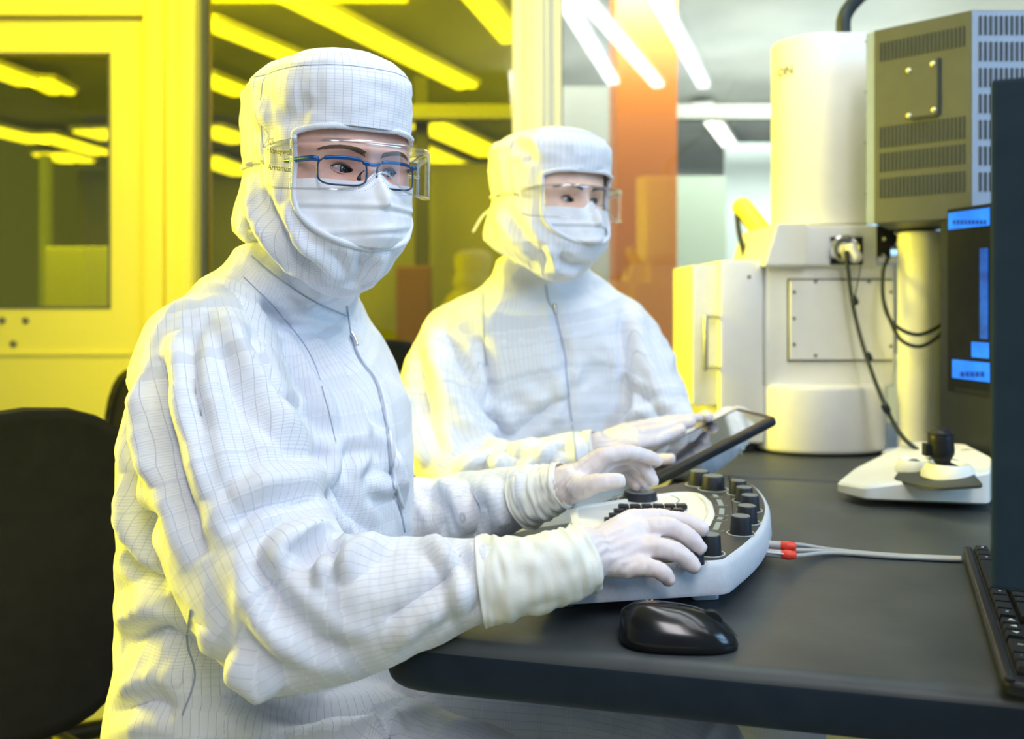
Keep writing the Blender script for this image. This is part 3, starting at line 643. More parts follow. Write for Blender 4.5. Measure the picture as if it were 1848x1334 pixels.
# ================================================================ GREY CABINET + RACK
cab = empty('electronics_cabinet', (.95, 1.9, TZ), 'grey vented electronics cabinet right of the microscope column', 'cabinet')
n0 = Vector((.828, 1.70)); f0 = Vector((.704, 1.83))
ctop, cbot = 1.592, 1.2165
bm = bmesh.new(); prism(bm, [tuple(n0), (1.5, 1.70), (1.5, 2.02), (.80, 2.0), tuple(f0)], cbot, ctop, bev=.002)
link('cabinet_body', bm, M_['cabgrey'], cab)
bm = bmesh.new(); prism(bm, [(n0.x+.002, 1.6985), (1.5, 1.6985), (1.5, 1.702), (n0.x+.002, 1.702)], cbot+.02, ctop-.002); fpn = link('front_panel', bm, M_['cablight'], cab)
bm = bmesh.new(); e = (f0-n0).normalized(); T = Matrix.Translation((f0.x+.006, f0.y+.012, (ctop+cbot)/2)) @ Matrix.Rotation(math.atan2(e.y, e.x), 4, 'Z'); box(bm, (0, 0, 0), (.026, .02, ctop-cbot-.004), M=T); link('rear_edge', bm, M_['cablight'], cab)
def side(s, z, off=0): # s 0..1 from near corner to far corner
    p = n0+(f0-n0)*s; nn = Vector((-e.y, e.x));  nn = nn if nn.dot(Vector((-1, -1))) > 0 else -nn
    return Vector((p.x+nn.x*off, p.y+nn.y*off, z))
Ls = (f0-n0).length; arz = math.atan2(e.y, e.x)
def zc(py): return 1.07-(py-540)*1.73/1700
bm = bmesh.new()
for za, zb in ((52, 90), (212, 255), (262, 300), (310, 350)):
    z0, z1 = zc(zb), zc(za)
    for k in range(22):
        s = .07+.86*k/21; p = side(s, (z0+z1)/2, .0006)
        box(bm, p, (.0034, .002, (z1-z0)*.93), arz)
tag(link('vent_slot', bm, M_['slot'], cab), kind='stuff')
sl = None
for r in range(7):
    for k in range(34):
        p = Vector((n0.x+.016+k*.0095, 1.6975, zc(55)-r*.047)); 
        if sl is None:
            bm = bmesh.new(); box(bm, (0, 0, 0), (.0042, .002, .034)); sl = link('front_slot', bm, M_['slot'], cab); sl.location = p
        else: o = sl.copy(); C.objects.link(o); o.location = p
for s, py in ((.37, 112), (.62, 116), (.36, 196), (.62, 200)):
    p = side(s, zc(py), .001); bm = bmesh.new(); bmesh.ops.create_uvsphere(bm, u_segments=14, v_segments=8, radius=.0062); bmesh.ops.translate(bm, vec=p, verts=bm.verts); link('screw', bm, M_['brass'], cab, True)
bm = bmesh.new(); p = side(.49, zc(156), .0015); box(bm, p, (.060, .003, .098), arz, bev=.001); link('cover_plate', bm, M_['cabgrey'], cab)
bm = bmesh.new(); box(bm, side(.318, zc(154), .002), (.003, .006, .105), arz); box(bm, side(.46, zc(207), .002), (.045, .006, .003), arz); link('plate_lip', bm, M_['slot'], cab)
rk = empty('instrument_rack', (1.0, 1.7, TZ), 'dark instrument rack with glowing blue displays under the grey cabinet', 'instrument rack')
r0 = Vector((.7935, 1.745)); r1 = Vector((.83, 1.56))
bm = bmesh.new(); prism(bm, [tuple(r0), tuple(r1), (1.3, 1.56), (1.3, 1.95), (.905, 1.95)], TZ+.001, cbot-.0005, bev=.002); link('rack_body', bm, M_['rack'], rk)
bm = bmesh.new(); prism(bm, [(r0.x, r0.y), (r0.x+.012, r0.y), (.918, 1.95), (.903, 1.95)], TZ+.002, cbot-.001); link('rack_edge', bm, M_['cabgrey'], rk)
re = (r1-r0).normalized(); rn = Vector((re.y, -re.x)); rn = rn if rn.x < 0 else -rn; rz_ = math.atan2(re.y, re.x)
def onrack(px0, px1, py0, py1, name, m, off=.0015, parent=None, th=.003):
    def hit(px):
        k = (px-CX)/F; # r0.x+re.x t = k (r0.y+re.y t)
        return (k*r0.y-r0.x)/(re.x-k*re.y)
    t0, t1 = hit(px0), hit(px1); c = r0+re*(t0+t1)/2; Y = c.y
    z0, z1 = CZ-(py1-HZ)*Y/F, CZ-(py0-HZ)*Y/F
    bm = bmesh.new(); box(bm, (c.x+rn.x*off, c.y+rn.y*off, (z0+z1)/2), (abs(t1-t0), th, z1-z0), rz_, bev=.0006)
    return link(name, bm, m, parent or rk)
onrack(1712, 1800, 372, 712, 'display_glass', M_['dispglass'], .001)
onrack(1715, 1790, 380, 411, 'display', M_['lcd'], .003)
onrack(1772, 1786, 448, 612, 'display', M_['lcddim'], .003)
onrack(1757, 1788, 618, 646, 'display', M_['lcd'], .003)
onrack(1722, 1790, 652, 686, 'display', M_['lcd'], .003)
for k in range(9): onrack(1724+k*7, 1728+k*7, 397, 405, 'display_digit', M_['lcdtext'], .0045)
for k in range(5): onrack(1738+k*9, 1744+k*9, 671, 680, 'display_digit', M_['lcdtext'], .0045)
onrack(1726, 1800, 704, 712, 'panel_seam', M_['black'], .002)
bm = bmesh.new(); c_ = P(1733, 730, 1.70); bmesh.ops.create_uvsphere(bm, u_segments=12, v_segments=8, radius=.006); bmesh.ops.translate(bm, vec=(c_.x, c_.y, c_.z), verts=bm.verts); link('knob', bm, M_['steel'], rk, True)
# ================================================================ JOYSTICK CONSOLE
jc = empty('joystick_console', (.68, 1.55, TZ), 'white wedge joystick console with black stick right of the control panel', 'joystick console')
Lt = D(1509, 886, .757)
botp = [D(1509, 889, .752), D(1560, 905, .75), D(1785, 912, .752), D(1800, 886, .76), D(1744, 856, .76), D(1640, 838, .76), D(1540, 868, .757)]
def jz(p): return .764+max(0, (p.x-.50))*.165
rb = rnd(botp, .012, 5)
bm = bmesh.new(); loft(bm, [z_(inset(rb, .006), .7515), z_(rb, .755), [(p[0], p[1], jz(Vector(p))-.004) for p in rb], [(p[0], p[1], jz(Vector(p))) for p in inset(rb, .004)]])
autosmooth(link('housing', bm, M_['cream'], jc), 38)
tp = [D(1612, 862, .785), D(1650, 868, .79), D(1690, 872, .795), D(1775, 872, .80), D(1738, 838, .80), D(1700, 826, .80), D(1640, 838, .787)]
bm = bmesh.new(); rt = rnd(tp, .01, 4); loft(bm, [[(p[0], p[1], jz(Vector(p))-.003) for p in rt], [(p[0], p[1], jz(Vector(p))+.0012) for p in rt]]); link('top_plate', bm, M_['plate'], jc)
for (px, py, r, h) in ((1650, 836, .026, .016), (1712, 850, .036, .018)):
    q = D(px, py, .80); z = jz(q)
    bm = bmesh.new(); lathe(bm, [(r*1.15, -.004), (r*1.12, .003), (r*.95, h*.8), (r*.85, h), (r*.62, h*.85), (r*.5, h*.5)], 36, Matrix.Translation((q.x, q.y, z)), cap=False); autosmooth(link('collar', bm, M_['cream'], jc), 40)
    bm = bmesh.new(); lathe(bm, [(r*.6, h*.5), (r*.5, h*.7), (r*.15, h*1.0)], 24, Matrix.Translation((q.x, q.y, z))); link('gaiter', bm, M_['black'], jc, True)
q = D(1706, 846, .805)
bm = bmesh.new(); tube(bm, [(q.x, q.y, q.z), (q.x-.004, q.y, q.z+.016)], .004, 10); tube(bm, [(q.x-.005, q.y, q.z+.014), (q.x-.006, q.y, q.z+.024), (q.x-.008, q.y, q.z+.05)], [.013, .019, .019], 16); link('stick', bm, M_['black'], jc, True)
bm = bmesh.new(); lathe(bm, [(.019, 0), (.019, .004), (.012, .006)], 24, Matrix.Translation((q.x-.008, q.y, q.z+.052))); box(bm, (q.x-.028, q.y, q.z+.03), (.012, .015, .02), bev=.002); link('stick_cap', bm, M_['black'], jc)
bm = bmesh.new()
for k in range(3): q = D(1622+k*6, 852+k*.5, .788); box(bm, (q.x, q.y, jz(q)+.0015), (.005, .0018, .0006), -.1)
link('lettering', bm, M_['printgrey'], jc)
for px, py in ((1770, 905), (1640, 880)):
    q = D(px, py, TZ); bm = bmesh.new(); lathe(bm, [(.011, 0), (.0125, .003), (.0125, .014)], 20, Matrix.Translation((q.x, q.y+(.0 if px > 1700 else .03), TZ))); link('foot', bm, M_['cream'], jc, True)
bm = bmesh.new(); tube(bm, [D(1720, 822, .80), P(1745, 812, 1.62), P(1775, 822, 1.6), P(1800, 840, 1.6)], .0022, 8); link('cord', bm, M_['greycable'], jc, True)
# ================================================================ CHAIRS
def chair(loc, rz, top, label, wd=.42, seat=.42):
    t = empty('office_chair', loc, label, 'chair', 'black office chairs', rz)
    parts = []
    def backbm():
        bm = bmesh.new(); n = 28; rows = []
        H = .5; z0 = top-H
        for L_ in range(5):
            off, sc = ((-.02, .93), (-.032, .99), (0, 1.0), (.022, .985), (.034, .9))[L_]
            row = []
            for k in range(n):
                a = 2*PI*k/n; c, s = math.cos(a), math.sin(a)
                x = wd/2*sc*math.copysign(abs(c)**.78, c); zz = H/2*sc*math.copysign(abs(s)**.78, s)
                w = 1-.12*(zz < 0)
                row.append((x*w, off-.25*x*x*2, z0+H/2+zz))
            rows.append(row)
        loft(bm, rows)
        bmesh.ops.triangulate(bm, faces=[f for f in bm.faces if len(f.verts) > 4]); return bm
    o = link('backrest', backbm(), M_['chair'], t, True, world=False)
    # chair faces local -y; backrest at y=0, seat toward -y
    bm = bmesh.new(); prism(bm, rnd([(-.24, -.5, 0), (.24, -.5, 0), (.22, -.04, 0), (-.22, -.04, 0)], .07), seat-.06, seat, bev=.02, seg=4); link('seat', bm, M_['chair'], t, True, world=False)
    bm = bmesh.new(); tube(bm, [(0, .03, top-.2), (0, .05, .5), (0, -.02, seat-.08), (0, -.2, seat-.08)], .018, 10); link('back_bracket', bm, M_['black'], t, True, world=False)
    bm = bmesh.new(); tube(bm, [(0, -.25, seat-.08), (0, -.25, .09)], .025, 14); link('gas_lift', bm, M_['chrome'], t, True, world=False)
    for k in range(5):
        a = k*2*PI/5; bm = bmesh.new(); tube(bm, [(0, -.25, .10), (.28*math.cos(a), -.25+.28*math.sin(a), .07)], [.024, .015], 10); lg = link('base_spoke', bm, M_['black'], t, True, world=False)
        bm = bmesh.new(); lathe(bm, [(.025, -.02), (.028, -.012), (.028, .012), (.025, .02)], 16, Matrix.Translation((.28*math.cos(a), -.25+.28*math.sin(a), .0285)) @ Matrix.Rotation(a, 4, 'Z') @ Matrix.Rotation(PI/2, 4, 'X')); link('caster', bm, M_['black'], lg, True, world=False)
    return t
p1 = P(40, 735, 1.42)
chair((p1.x, 1.42, 0), .72, p1.z, 'black rounded chair back at the left edge, nearest the camera', .40, .34)
p2 = P(262, 662, 2.3)
chair((p2.x, 2.3, 0), -.5, p2.z, 'black chair back partly hidden behind the near person\'s shoulder', .22)
p3 = P(700, 612, 2.25)
chair((p3.x, 2.25, 0), .3, p3.z, 'black chair behind the rear person with the tablet', .30, .34)
# ================================================================ PEOPLE
def remesh(bm, voxel, smooth=4, name='body', factor=.5):
    me = bpy.data.meshes.new(name+'_src'); bmesh.ops.recalc_face_normals(bm, faces=bm.faces); bm.to_mesh(me); bm.free()
    o = bpy.data.objects.new(name+'_src', me); C.objects.link(o)
    r = o.modifiers.new('r', 'REMESH'); r.mode = 'VOXEL'; r.voxel_size = voxel; r.adaptivity = 0
    if smooth: s = o.modifiers.new('s', 'SMOOTH'); s.iterations = smooth; s.factor = factor
    dg = bpy.context.evaluated_depsgraph_get(); m2 = bpy.data.meshes.new_from_object(o.evaluated_get(dg))
    bpy.data.objects.remove(o); bpy.data.meshes.remove(me); m2.name = name; m2.materials.clear()
    return m2
def getv(me):
    a = np.empty(len(me.vertices)*3); me.vertices.foreach_get('co', a); return a.reshape(-1, 3)
def getn(me):
    a = np.empty(len(me.vertices)*3); me.vertices.foreach_get('normal', a); return a.reshape(-1, 3)
def setv(me, a): me.vertices.foreach_set('co', a.ravel()); me.update()
def bvh_of(me):
    me.calc_loop_triangles()
    return BVHTree.FromPolygons([v.co for v in me.vertices], [list(t.vertices) for t in me.loop_triangles])
def raypix(bvh, px, py):
    d = Vector(((px-CX)/F, 1, -(py-HZ)/F)).normalized()
    h = bvh.ray_cast(Vector((0, 0, CZ)), d); return h[0]
def polyd(V, pts):
    """distance of V to polyline, param 0..1 along it"""
    best = np.full(len(V), 1e9); par = np.zeros(len(V)); n = len(pts)-1
    for i in range(n):
        a, b = pts[i], pts[i+1]; ab = b-a; L2 = ab.dot(ab)+1e-12
        t = np.clip(((V-a)@ab)/L2, 0, 1); d = np.linalg.norm(V-(a+t[:, None]*ab), axis=1)
        m = d < best; best[m] = d[m]; par[m] = (i+t[m])/n
    return best, par
def folds(me, lst, wscale=1.0):
    """sculpt cloth folds: each entry (points, width m, height m); + ridge, - valley"""
    bvh = bvh_of(me); V = getv(me); N = getn(me); disp = np.zeros(len(V))
    for pts, w, h in lst:
        hp = []
        pc = catmull([(x, y, 0) for x, y in pts], max(6, len(pts)*4))
        for q in pc:
            r = raypix(bvh, q[0], q[1])
            if r is not None: 
                if hp and (r-Vector(hp[-1])).length > .09: continue
                hp.append(np.array(r))
        if len(hp) < 3: continue
        hp = np.array(hp); c = hp.mean(0); rad = np.linalg.norm(hp-c, axis=1).max()+4*abs(w)
        idx = np.where(np.linalg.norm(V-c, axis=1) < rad)[0]
        if len(idx) == 0: continue
        d, t = polyd(V[idx], hp)
        taper = np.clip(np.minimum(t, 1-t)*5, 0, 1); taper = np.where((t <= 0) | (t >= 1), 0, taper**.7)
        taper = np.maximum(taper, .0)
        x = d/w
        prof = np.exp(-x**2)-.28*np.exp(-((x-2.0)/.8)**2)
        facing = (N[idx, 1] < .45)
        disp[idx] += 1.8*h*prof*taper*facing
    V = V+N*disp[:, None]; setv(me, V); return me
def noisefold(me, amp, scale, mask=None, stretch=(1, 1, 1), seed=0):
    V = getv(me); N = getn(me); s = np.array(stretch)*scale
    d = np.array([noise.noise(Vector(p*s)+Vector((seed, seed*.7, 0))) for p in V])
    d = (1-np.abs(d)*2.2)*amp
    if mask is not None: d = d*mask(V)
    setv(me, V+N*d[:, None])
def assign_uv(me, parts):
    """parts: list of dict(c=centres nx3, r=radii n, R=nominal, w=weight); cloth grid runs round (u) and along (v)"""
    V = getv(me); nf = len(me.polygons)
    lt = np.empty(len(me.loops), int); me.loops.foreach_get('vertex_index', lt)
    ls = np.empty(nf, int); ln = np.empty(nf, int); me.polygons.foreach_get('loop_start', ls); me.polygons.foreach_get('loop_total', ln)
    fc = np.empty(nf*3); me.polygons.foreach_get('center', fc); fc = fc.reshape(-1, 3)
    fidx = np.repeat(np.arange(nf), ln)
    best = np.full(nf, 1e9); which = np.zeros(nf, int)
    data = []
    def proj(X, p):
        c, r = p['c'], p['r']; bd = np.full(len(X), 1e9); s = np.zeros(len(X)); ii = np.zeros(len(X), int); tt = np.zeros(len(X))
        seg = np.linalg.norm(np.diff(c, axis=0), axis=1); cum = np.concatenate([[0], np.cumsum(seg)])
        for i in range(len(c)-1):
            ab = c[i+1]-c[i]; L2 = ab@ab+1e-12; t = np.clip(((X-c[i])@ab)/L2, 0, 1)
            d = np.linalg.norm(X-(c[i]+t[:, None]*ab), axis=1)/(r[i]*(1-t)+r[i+1]*t)
            m = d < bd; bd[m] = d[m]; s[m] = cum[i]+t[m]*seg[i]; ii[m] = i; tt[m] = t[m]
        return bd, s, ii, tt
    for k, p in enumerate(parts):
        d, s, ii, tt = proj(fc, p); d = d*p.get('w', 1)
        m = d < best; best[m] = d[m]; which[m] = k
    uv = np.zeros((len(lt), 2))
    for k, p in enumerate(parts):
        T, A, B = frames(p['c'])
        lm = np.where(which[fidx] == k)[0]
        if len(lm) == 0: continue
        X = V[lt[lm]]; d, s, ii, tt = proj(X, p)
        ctr = p['c'][ii]*(1-tt)[:, None]+p['c'][np.minimum(ii+1, len(p['c'])-1)]*tt[:, None]
        q = X-ctr; a_ = A[ii]*(1-tt)[:, None]+A[np.minimum(ii+1, len(A)-1)]*tt[:, None]; b_ = B[ii]*(1-tt)[:, None]+B[np.minimum(ii+1, len(A)-1)]*tt[:, None]
        ang = np.arctan2((q*b_).sum(1), (q*a_).sum(1))
        # unwrap inside each face
        f = fidx[lm]; first = np.concatenate([[True], f[1:] != f[:-1]]); gi = np.cumsum(first)-1; ref = ang[first][gi]
        ang = ref+(ang-ref+PI) % (2*PI)-PI
        uv[lm, 0] = ang*p['R']; uv[lm, 1] = s
    l = me.uv_layers.new(name='UVMap'); l.data.foreach_set('uv', uv.ravel())
def part(pts, rad, R=None, w=1.0, n=None):
    q = catmull([list(p)+[r] for p, r in zip(pts, rad)], n or len(pts)*4)
    return dict(c=q[:, :3], r=q[:, 3], R=R or float(np.mean(rad)), w=w)
def ellring(bm, rings, seg=40, pw=2.15):
    """rings: (centre, axis a (Vector), axis b (Vector), third lean) -> closed loft"""
    R = []
    for c, a, b in rings:
        row = []
        for j in range(seg):
            t = 2*PI*j/seg; co, si = math.cos(t), math.sin(t)
            row.append(bm.verts.new(c+a*math.copysign(abs(co)**(2/pw), co)+b*math.copysign(abs(si)**(2/pw), si)))
        R.append(row)
    for A_, B_ in zip(R[:-1], R[1:]):
        for j in range(seg): bm.faces.new((A_[j], A_[(j+1) % seg], B_[(j+1) % seg], B_[j]))
    bm.faces.new(R[0][::-1]); bm.faces.new(R[-1])
def torso_rings(tab, fdir):
    """tab rows: (py, left px, right px, Y, half shoulder width); each ring is fitted so that its outline spans left..right"""
    f = Vector((fdir[0], fdir[1], 0)).normalized(); s = Vector((-f.y, f.x, 0))
    out = []; q = catmull([list(r) for r in tab], len(tab)*3)
    ang = np.linspace(0, 2*PI, 48); co = np.cos(ang); si = np.sin(ang); e = 2/2.15
    ca = np.sign(co)*np.abs(co)**e; sa = np.sign(si)*np.abs(si)**e
    swap = abs(f.x) < .55
    for py, l, r, Y, b in q:
        z = CZ-(py-HZ)*Y/F; cx = ((l+r)/2-CX)*Y/F; a = (r-l)/2*Y/F*.8
        for it in range(30):
            A_, B_ = (b*.62, a) if swap else (a, b)
            X = cx+f.x*A_*ca+s.x*B_*sa; YY = Y+f.y*A_*ca+s.y*B_*sa
            px = CX+F*X/YY; l2, r2 = px.min(), px.max()
            a *= ((r-l)/(r2-l2))**.8; a = max(a, .04); cx += ((l+r)-(l2+r2))/2*Y/F*.8
        A_, B_ = (b*.62, a) if swap else (a, b)
        out.append((Vector((cx, Y, z)), f*A_, s*B_))
    return out
# ---------------------------------------------------------------- hands
def hand(name, wrist, back_r, mcps, fingers, thumb, parent, rads=None, voxel=.0021, mt='glove'):
    """wrist: list of (point, radius) for the wrist end; mcps: 4 knuckle points; fingers: 4 lists of joints after the knuckle; thumb: joints from the palm side"""
    bm = bmesh.new()
    wc = wrist[-1][0]
    tube(bm, [p for p, r in wrist], [r for p, r in wrist], 20, n=8)
    rads = rads or [.0098, .0100, .0095, .0085]
    for i, (m, fg) in enumerate(zip(mcps, fingers)):
        tube(bm, [wc, wc.lerp(m, .45)+Vector((0, 0, .0)), m], [back_r*1.15, back_r*1.05, rads[i]*1.32], 16, n=8)
        r = rads[i]; k = len(fg)
        tube(bm, [m]+fg, [r*1.22]+[r*(1.06-.14*j/(k-1)*1.6) for j in range(k)], 14, n=14)
    for i in range(3):
        a, b = mcps[i], mcps[i+1]; tube(bm, [a.lerp(wc, .18), b.lerp(wc, .18)], [rads[i]*1.25]*2, 14)
    tube(bm, [wc.lerp(thumb[0], .3)]+thumb, [back_r*1.2, .0155, .0125]+[.0108-.0012*j for j in range(len(thumb)-2)], 14, n=14)
    me = remesh(bm, voxel, 3, name)
    V = getv(me); N = getn(me)
    # latex creases across the joints and over the back
    d = np.array([noise.noise(Vector((p[0]*95, p[1]*95, p[2]*95))) for p in V])*.0010
    d += -np.abs(np.array([noise.noise(Vector((p[0]*230+5, p[1]*60, p[2]*60))) for p in V]))*.0012
    wd_ = np.linalg.norm(V-np.array(wrist[-1][0]), axis=1); ax = np.array((mcps[1]-wrist[-1][0]).normalized()); side_ = np.array(Vector(ax).cross(Vector((0, -.6, 1))).normalized())
    d += .0006*np.exp(-((wd_-.028)/.022)**2)*np.cos((V@side_)*900+4*np.array([noise.noise(Vector(p*30)) for p in V]))
    for fg, m in list(zip(fingers, mcps))+[(thumb[1:], thumb[0])]:
        for j in fg[:-1]:
            dd = np.linalg.norm(V-np.array(j), axis=1)
            d += .0008*np.exp(-(dd/.009)**2)*np.cos(dd*1500)
    setv(me, V+N*d[:, None])
    return link(name, me, M_[mt], parent, True)
def cuff(name, pts, rads, parent, wr=.0022, seed=1, m='cuff', beads=()):
    """open rumpled glove cuff round the sleeve end, with rolled rim"""
    q = catmull([list(p)+[r] for p, r in zip(pts, rads)], 44); ctr = q[:, :3]; rad = q[:, 3]; T, A, B = frames(ctr); seg = 64
    rows = []
    for lay, off in ((0, 0), (1, -.0012)):
        rr = range(len(ctr)) if lay == 0 else range(len(ctr)-1, -1, -1)
        for i in rr:
            row = []
            for j in range(seg):
                a = 2*PI*j/seg; t = i/len(ctr)
                n1 = noise.noise(Vector((math.cos(a)*2.2+seed, math.sin(a)*2.2, t*5)))
                n2 = noise.noise(Vector((math.cos(a)*1.3+seed*3, math.sin(a)*1.3+9, t*16)))
                r = rad[i]*1.0+off+wr*(n1*1.0+n2*1.1)
                for bt in beads: r += .0022*math.exp(-((t-bt-.02*math.sin(a*2+seed))/.018)**2)
                if i < 2: r += .0012
                row.append(ctr[i]+A[i]*math.cos(a)*r+B[i]*math.sin(a)*r)
            rows.append(row)
    bm = bmesh.new(); R = [[bm.verts.new(p) for p in r] for r in rows]; n = len(R)
    for i in range(n):
        a, b = R[i], R[(i+1) % n]
        for j in range(seg): bm.faces.new((a[j], a[(j+1) % seg], b[(j+1) % seg], b[j]))
    bmesh.ops.recalc_face_normals(bm, faces=bm.faces)
    return link(name, bm, M_[m], parent, True)
# ---------------------------------------------------------------- head
PROF = [(.131, .004, .004, .004), (.1295, .035, .035, .030), (.124, .062, .062, .055), (.115, .083, .084, .074), (.103, .098, .098, .088), (.094, .106, .104, .094), (.086, .109, .1065, .097), (.070, .108, .107, .098),
        (.050, .106, .1065, .098), (.034, .104, .106, .097), (.015, .101, .103, .096), (.004, .0995, .099, .094), (-.004, .099, .0965, .0925), (-.012, .099, .098, .0925), (-.030, .100, .106, .095), (-.050, .101, .114, .098), (-.070, .101, .118, .100),
        (-.090, .100, .116, .099), (-.105, .095, .104, .091), (-.120, .084, .090, .078), (-.135, .071, .072, .062), (-.147, .060, .058, .050), (-.155, .040, .040, .034), (-.158, .022, .024, .02)]
def head(root, H, psi, sc=1.0, pitch=0, prof=PROF, thm=54, ztop=.035, zbot=-.100, zmid=-.04, skin='skin', glasses=False, tail=False, roll=0, brow='brow1', seed=0, names=True, gz=(.027, -.027), psi_f=None, fz=-.012, right=1.0, TMd=67):
    f = Vector((math.sin(psi), -math.cos(psi), 0)); l = Vector((math.cos(psi), math.sin(psi), 0)); up = Vector((0, 0, 1))
    M = Matrix.Translation(H) @ Matrix((f, l, up)).transposed().to_4x4() @ Matrix.Rotation(pitch, 4, 'Y') @ Matrix.Rotation(roll, 4, 'X') @ Matrix.Scale(sc, 4)
    MH = M; M = M @ Matrix.Translation((0, 0, fz))
    def rad(th, z, grow=0):
        zs = np.array([p[0] for p in prof])[::-1]; 
        fr, bk, sd = [float(np.interp(z, zs, np.array([p[k] for p in prof])[::-1])) for k in (1, 2, 3)]
        c, s = math.cos(th), math.sin(th); rx = fr if c > 0 else bk; e = 2.25
        if s < 0: sd *= right
        return (abs(c/rx)**e+abs(s/sd)**e)**(-1/e)+grow
    def hoodp(th, z, grow=0):
        r = rad(th, z, grow)
        # soft puckers above the strap and gathers at the neck
        k = .0045*noise.noise(Vector((math.cos(th)*2.4+seed+7, math.sin(th)*2.4, z*9)))*(abs(th) > .9)+.0022*noise.noise(Vector((math.cos(th)*3+seed, math.sin(th)*3, z*22)))+.0016*noise.noise(Vector((math.cos(th)*9+seed, math.sin(th)*9, z*16)))
        if z < -.10: k += .011*noise.noise(Vector((math.cos(th)*2.2+seed*2, math.sin(th)*2.2, z*30)))*min(1, (-.10-z)/.03)
        if .04 < z < .10: k += .002*noise.noise(Vector((th*4, z*60, seed)))
        k -= .0022*math.exp(-((z-.0955)/.0022)**2)
        if abs(th) > 1.0: k -= .0015*math.exp(-((abs(th)-1.42-.1*math.sin(z*20))/.018)**2)
        r += k
        zz = z+.004*math.cos(th)*(z > .09)
        if z < -.06:
            k = .5+.5*math.cos(th); zz = -.06+(z+.06)*(.52+.48*k**.7)
        return Vector((r*math.cos(th), r*math.sin(th), zz))
    def thmax(z):
        if z > ztop or z < zbot: return -1
        if z > ztop-.012: return thm*(1-((z-(ztop-.012))/.012)**2)**.5 if z < ztop else 0
        if z >= zmid: return thm
        return thm*math.sqrt(max(0, 1-((zmid-z)/(zmid-zbot))**2))
    NT, NZ = 240, 150
    zsamp = []
    arc = [0]; 
    for a, b in zip(prof[:-1], prof[1:]): arc.append(arc[-1]+math.hypot(a[0]-b[0], a[2]-b[2]))
    for i in range(NZ): zsamp.append(float(np.interp(arc[-1]*i/(NZ-1), arc, [p[0] for p in prof])))
    vs_, fs, uvs = [], [], []
    for i, z in enumerate(zsamp):
        for j in range(NT): vs_.append(MH @ hoodp(2*PI*j/NT-PI, z))
    top = len(vs_); 
    for i in range(NZ-1):
        for j in range(NT):
            z = (zsamp[i]+zsamp[i+1])/2; th = 2*PI*(j+.5)/NT-PI
            if math.degrees(abs(th)) < thmax(z): continue
            fs.append((i*NT+j, (i+1)*NT+j, (i+1)*NT+(j+1) % NT, i*NT+(j+1) % NT))
            for (a, b) in ((i, j), (i+1, j), (i+1, j+1), (i, j+1)): uvs.append(((2*PI*b/NT-PI)*.1, -arc[-1]*a/(NZ-1)))
    me = bpy.data.meshes.new('hood'); me.from_pydata([tuple(q) for q in vs_], [], fs); me.update()
    ul = me.uv_layers.new(name='UVMap'); ul.data.foreach_set('uv', np.array(uvs).ravel())
    hood = link('hood', me, M_['suit'], root, True)
    me.validate()
    # binding round the opening
    loop = []
    for k in range(90):
        a = 2*PI*k/90; c, s = math.cos(a), math.sin(a)
        if s >= 0: z = ztop-.012+.012*s if abs(c) < 1 else ztop-.012
        # walk along the boundary in (theta, z)
    bd = []
    for z in np.linspace(ztop-.0005, zbot+.0004, 46): bd.append((thmax(z), z))
    loop = [(math.radians(t), z) for t, z in bd]+[(-math.radians(t), z) for t, z in bd[::-1]]
    lp = catmull([(t*.1, z, 0) for t, z in loop], 170)
    pts = []
    for q in lp[:-1]:
        v_ = MH @ hoodp(q[0]/.1, float(q[1]), .0008)
        if not pts or (v_-pts[-1]).length > .0012: pts.append(v_)
    bm = bmesh.new(); tube(bm, pts, .0035*sc, 10, closed=True)
    me = bpy.data.meshes.new('hood_binding'); bm.to_mesh(me); bm.free()
    l_ = me.uv_layers.new(name='UVMap'); Vb = getv(me); ltb = np.empty(len(me.loops), int); me.loops.foreach_get('vertex_index', ltb)
    X = Vb[ltb]; l_.data.foreach_set('uv', np.stack([X[:, 0]+X[:, 2], X[:, 2]-X[:, 0]], 1).ravel())
    link('hood_binding', me, M_['hoodtrim'], root, True)
    # seams
    def strip(name, tz, r=.0006, m='seam', grow=.0008, par=hood):
        bm = bmesh.new(); tube(bm, [MH @ hoodp(t, z, grow) for t, z in tz], r*sc, 6, n=len(tz)*2); return link(name, bm, M_[m], par, True)
    strip('crown_seam', [(t, .0955) for t in np.linspace(-PI, PI-.01, 90)])
    for s in (-1, 1): strip('side_seam', [(s*(1.42+.1*math.sin(z*20)), z) for z in np.linspace(.094, -.012, 26)])
    # elastic band at the back
    bm = bmesh.new(); tube(bm, [MH @ hoodp(t, -.004, .0015) for t in np.linspace(1.9, 2*PI-1.9, 40)], .0032*sc, 8, n=80)
    me = bpy.data.meshes.new('elastic_band'); bm.to_mesh(me); bm.free(); l_ = me.uv_layers.new(name='UVMap'); Vb = getv(me); ltb = np.empty(len(me.loops), int); me.loops.foreach_get('vertex_index', ltb)
    X = Vb[ltb]; l_.data.foreach_set('uv', np.stack([X[:, 0]+X[:, 2], X[:, 2]-X[:, 0]], 1).ravel()); link('elastic_band', me, M_['hoodtrim'], root, True)
    # ---- face
    G = lambda y, z, cy, cz, sy, sz: math.exp(-((y-cy)/sy)**2-((z-cz)/sz)**2)
